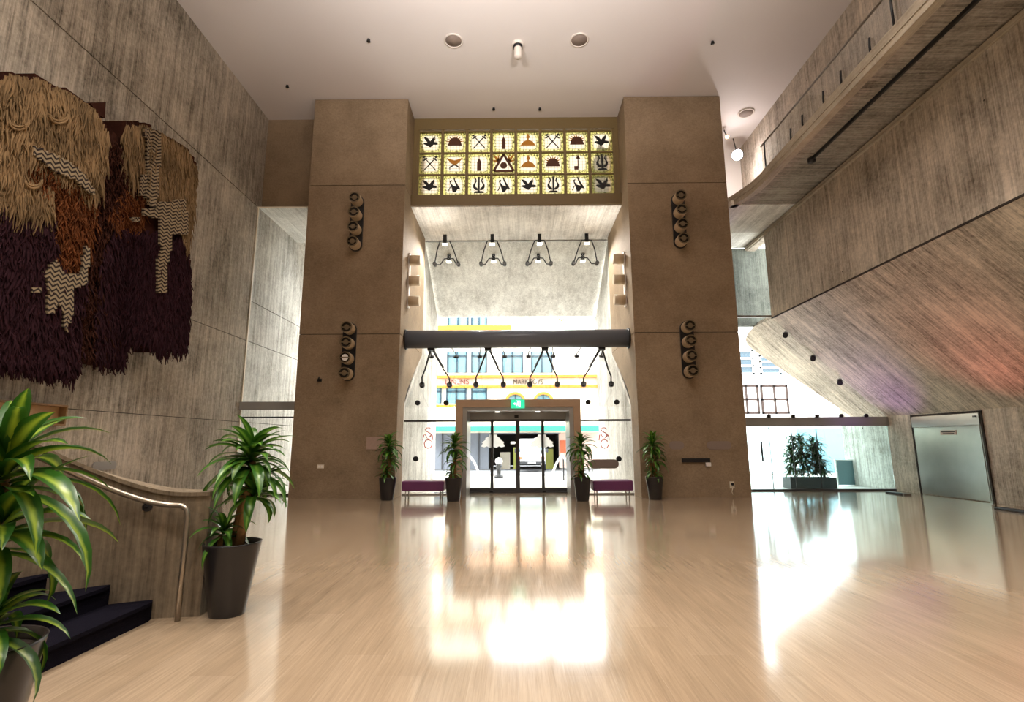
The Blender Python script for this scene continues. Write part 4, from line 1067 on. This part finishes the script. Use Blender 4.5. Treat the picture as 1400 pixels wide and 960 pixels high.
# neighbouring grey block right of it
nb=thing('grey_office_block',(7,33,0),'pale office block right of the ochre shop building','building')
a=q(837,600,33); b=q(905,400,33); B(a.x,b.x,33,37,0,18).build('wall',M['facade'],nb)
for (x0,y0,x1,y1) in ((812,475,822,500),(812,530,818,546),(838,440,846,452),(838,528,848,548)):
    a=q(x0+25,y1,32.9); b=q(x1+25,y0,32.9); f=B(a.x,b.x,32.9,33,a.z,b.z).build('window',M['pane'],nb); B((a.x+b.x)/2-.03,(a.x+b.x)/2+.03,32.86,32.9,a.z,b.z).build('glazing_bar',M['dpane'],f)
# green tower behind everything
tw=thing('green_tower',(20,80,0),'dark green tower showing through the right-hand stained glass squares','tower')
a=at(818,209,'y',80); b=at(870,212,'y',80)
MB().prism([(a.x,0),(b.x+3,0),(b.x+3,b.z-2),(a.x+3,a.z),(a.x,a.z+1.5)],80,90,'y').build('shaft',M['tower'],tw)
MB().box(a.x-.2,a.x+.2,79.6,80,0,a.z).build('corner_fin',M['tower'],tw)
# white building right
wb=thing('white_building',(15,28,0),'white building with gridded windows seen through the right-hand glass','building')
yb_=27
a=at(1000,640,'y',yb_); b=at(1230,600,'y',yb_)
B(a.x-1,b.x+6,yb_,yb_+4,0,14).build('wall',M['decal'],wb)
def wwin(x0,y0,x1,y1,mat,nc,nr,bar):
    a=at(x0,y1,'y',yb_); b=at(x1,y0,'y',yb_)
    f=B(a.x,b.x,yb_-.05,yb_,a.z,b.z).build('window',M[mat],wb); g=MB(); t=.05
    for k in range(nc+1): xx=a.x+(b.x-a.x)*k/nc; g.box(xx-t,xx+t,yb_-.1,yb_-.05,a.z-t,b.z+t)
    for k in range(nr+1): zz=a.z+(b.z-a.z)*k/nr; g.box(a.x-t,b.x+t,yb_-.1,yb_-.05,zz-t,zz+t)
    g.build('glazing_bar',M[bar],f)
wwin(1006,528,1034,565,'decal',2,2,'signbrn'); wwin(1043,528,1074,565,'decal',2,2,'signbrn')
wwin(1010,480,1027,511,'dpane',1,3,'decal'); wwin(1040,487,1064,511,'dpane',1,3,'decal')
st_=B(at(1000,0,'y',26.8).x,at(1200,0,'y',26.8).x,26.9,27,at(1000,513,'y',27).z,at(1000,511,'y',27).z).build('string_course',M['pane'],wb)
B(at(1058,0,'y',25).x,at(1145,0,'y',25).x,26.5,27,0,2.1).build('shopfront',M['pane'],wb)
# teal panel & outdoor planter
a=at(1147,665,'y',18.2); b=at(1172,630,'y',18.2)
ep=thing('teal_panel',((a.x+b.x)/2,18.2,0),'teal panel with white frame standing outside behind the planter','panel')
B(a.x,b.x,18.2,18.24,max(a.z,.02),b.z).build('sheet',M['pane'],ep); MB().box(a.x-.04,a.x,18.18,18.26,0,b.z+.04).box(b.x,b.x+.04,18.18,18.26,0,b.z+.04).box(a.x,b.x,18.18,18.26,b.z,b.z+.04).build('frame',M['decal'],ep)
a=at(1082,670,'y',17.0); b=at(1144,656,'y',17.0)
pl=thing('outdoor_planter',((a.x+b.x)/2,17.2,0),'long dark trough of bushy bamboo outside the right-hand glass','planter')
hh=.34
MB().box(a.x,b.x,17,17.04,0,hh).box(a.x,b.x,17.46,17.5,0,hh).box(a.x,a.x+.04,17.04,17.46,0,hh).box(b.x-.04,b.x,17.04,17.46,0,hh).box(a.x+.04,b.x-.04,17.04,17.46,0,.05).build('trough',M['dgrey'],pl)
B(a.x+.04,b.x-.04,17.04,17.46,.05,hh-.03).build('soil',M['soil'],pl)
rr=random.Random(5)
for k in range(7):
    x=a.x+.15+(b.x-a.x-.3)*k/6; y=17.12+rr.random()*.25; h=rr.uniform(1.25,1.8); lx=rr.uniform(-.35,.35)
    T([(x,y,.3),(x+lx*.5,y,h*.5+.15),(x+lx,y,h)],[.018,.015,.008],n=6).build('stem',M['cane'],pl)
    m=MB()
    for i in range(120):
        t=rr.uniform(.08,1); leafm(m,(x+lx*t+rr.uniform(-.05,.05),y,.3+(h-.3)*t),rr.uniform(0,6.28),rr.uniform(-.2,1.0),rr.uniform(.28,.5),.06,rr.uniform(.8,2),rr,seg=4)
    m.build('foliage',M['leafo'],pl,keep=True)
# outdoor handrails
for px,sg,lab in ((645,1,'white slanting outdoor handrail with dark post, seen left through the doors'),(765,-1,'white slanting outdoor handrail with dark post, seen right through the doors')):
    a=at(px,625,'y',21); t=thing('outdoor_handrail',(a.x,21,0),lab,'handrail','outdoor handrails beyond the doors')
    T([(a.x-sg*.15,21,0),(a.x-sg*.15,21,.85)],.03,n=8).build('post',M['dgrey'],t)
    T([(a.x-sg*.35,20.6,.6),(a.x-sg*.1,21,.98),(a.x+sg*.05,21.6,.7),(a.x+sg*.3,22,0.05)],.05,n=8).build('rail',M['decal'],t)
a=at(682,645,'y',23); bo=thing('bollard',(a.x,23,0),'short white round-topped bollard beyond the left sliding door','bollard')
MB().lathe((a.x,23,0),[(0,0),(.2,0),(.2,.06),(.1,.12),(.1,.4),(.16,.46),(.12,.54)],20).build('post',M['dgrey'],bo)
MB().lathe((a.x,23,.54),[(0,0),(.1,.02),(.16,.1),(.16,.18),(.1,.27),(0,.3)],20).build('globe',M['decal'],bo)
# white van in the archway
a=at(727,640,'y',28); vx=a.x
vn=thing('parked_van',(vx,29,0),'white van parked facing the entrance in the archway across the street','van')
MB().prism([(27.9,.35),(27.85,.75),(28.3,.95),(28.75,1.6),(28.95,1.68),(31.5,1.7),(31.8,1.5),(31.85,.35)],vx-.72,vx+.72,'x').build('body',M['vanw'],vn)
MB().add([(vx-.62,28.33,1.0),(vx+.62,28.33,1.0),(vx+.58,28.73,1.55),(vx-.58,28.73,1.55),(vx-.62,28.3,1.02),(vx+.62,28.3,1.02),(vx+.58,28.7,1.57),(vx-.58,28.7,1.57)],[(0,1,2,3),(4,7,6,5),(0,4,5,1),(1,5,6,2),(2,6,7,3),(3,7,4,0)]).build('windscreen',M['pane'],vn)
B(vx-.7,vx+.7,27.78,27.9,.35,.5).build('bumper',M['dgrey'],vn)
B(vx-.2,vx+.2,27.76,27.8,.38,.47).build('number_plate',M['decal'],vn)
for s in (-1,1):
    B(vx+s*.58-.1,vx+s*.58+.1,27.8,27.9,.62,.74).build('indicator',M['orangep'],vn)
    for y in (28.5,31.2): T([(vx+s*.62,y,.3),(vx+s*.76,y,.3)],.3,n=20).build('wheel',M['tyre'],vn)
    MB().obox((vx+s*.82,28.5,1.05),(.16,.08,.2)).build('mirror',M['dgrey'],vn)

# ------------------------------------------------------------------ light
w=bpy.data.worlds.new('sky'); scene.world=w; w.use_nodes=True
bg=w.node_tree.nodes['Background']; bg.inputs[0].default_value=(.93,.97,1,1); bg.inputs[1].default_value=7.5
sun=bpy.data.lights.new('sun','SUN'); sun.energy=5.0; sun.angle=R(3); so_=bpy.data.objects.new('sun',sun); C.objects.link(so_); so_.rotation_euler=Vector((-.75,-.3,.6)).to_track_quat('Z','Y').to_euler()
def area(loc,size,energy,col=(1,.91,.82),rot=(0,0,0),name='unseen_room_fill'):
    d=bpy.data.lights.new(name,'AREA'); d.shape='DISK'; d.size=size; d.spread=R(115); d.energy=energy; d.color=col
    o=bpy.data.objects.new(name,d); C.objects.link(o); o.location=loc; o.rotation_euler=rot; return o
for x in (-5,0,4.5):
    for y in (-5,0,5): area((x,y,ZC-.1),.6,135)  # unseen lights added overhead as general fill for the room
for x in (-2,1.2): area((x,5.0,7.8),.9,210,(1,.95,.92),(R(180-30),0,0),'added_ceiling_fill')  # added out of view to brighten the ceiling, no fitting behind them
p=at(1008,212,'y',16.4)
pl_=bpy.data.lights.new('spot_glow','POINT'); pl_.energy=45; pl_.color=(1,.92,.9); pl_.shadow_soft_size=.12; o=bpy.data.objects.new('spot_glow',pl_); C.objects.link(o); o.location=(p.x-.1,p.y-.2,p.z-.75)
vs_=scene.view_settings; vs_.view_transform='Standard'; vs_.look='None'; vs_.gamma=1; vs_.use_curve_mapping=False; vs_.exposure=0.42
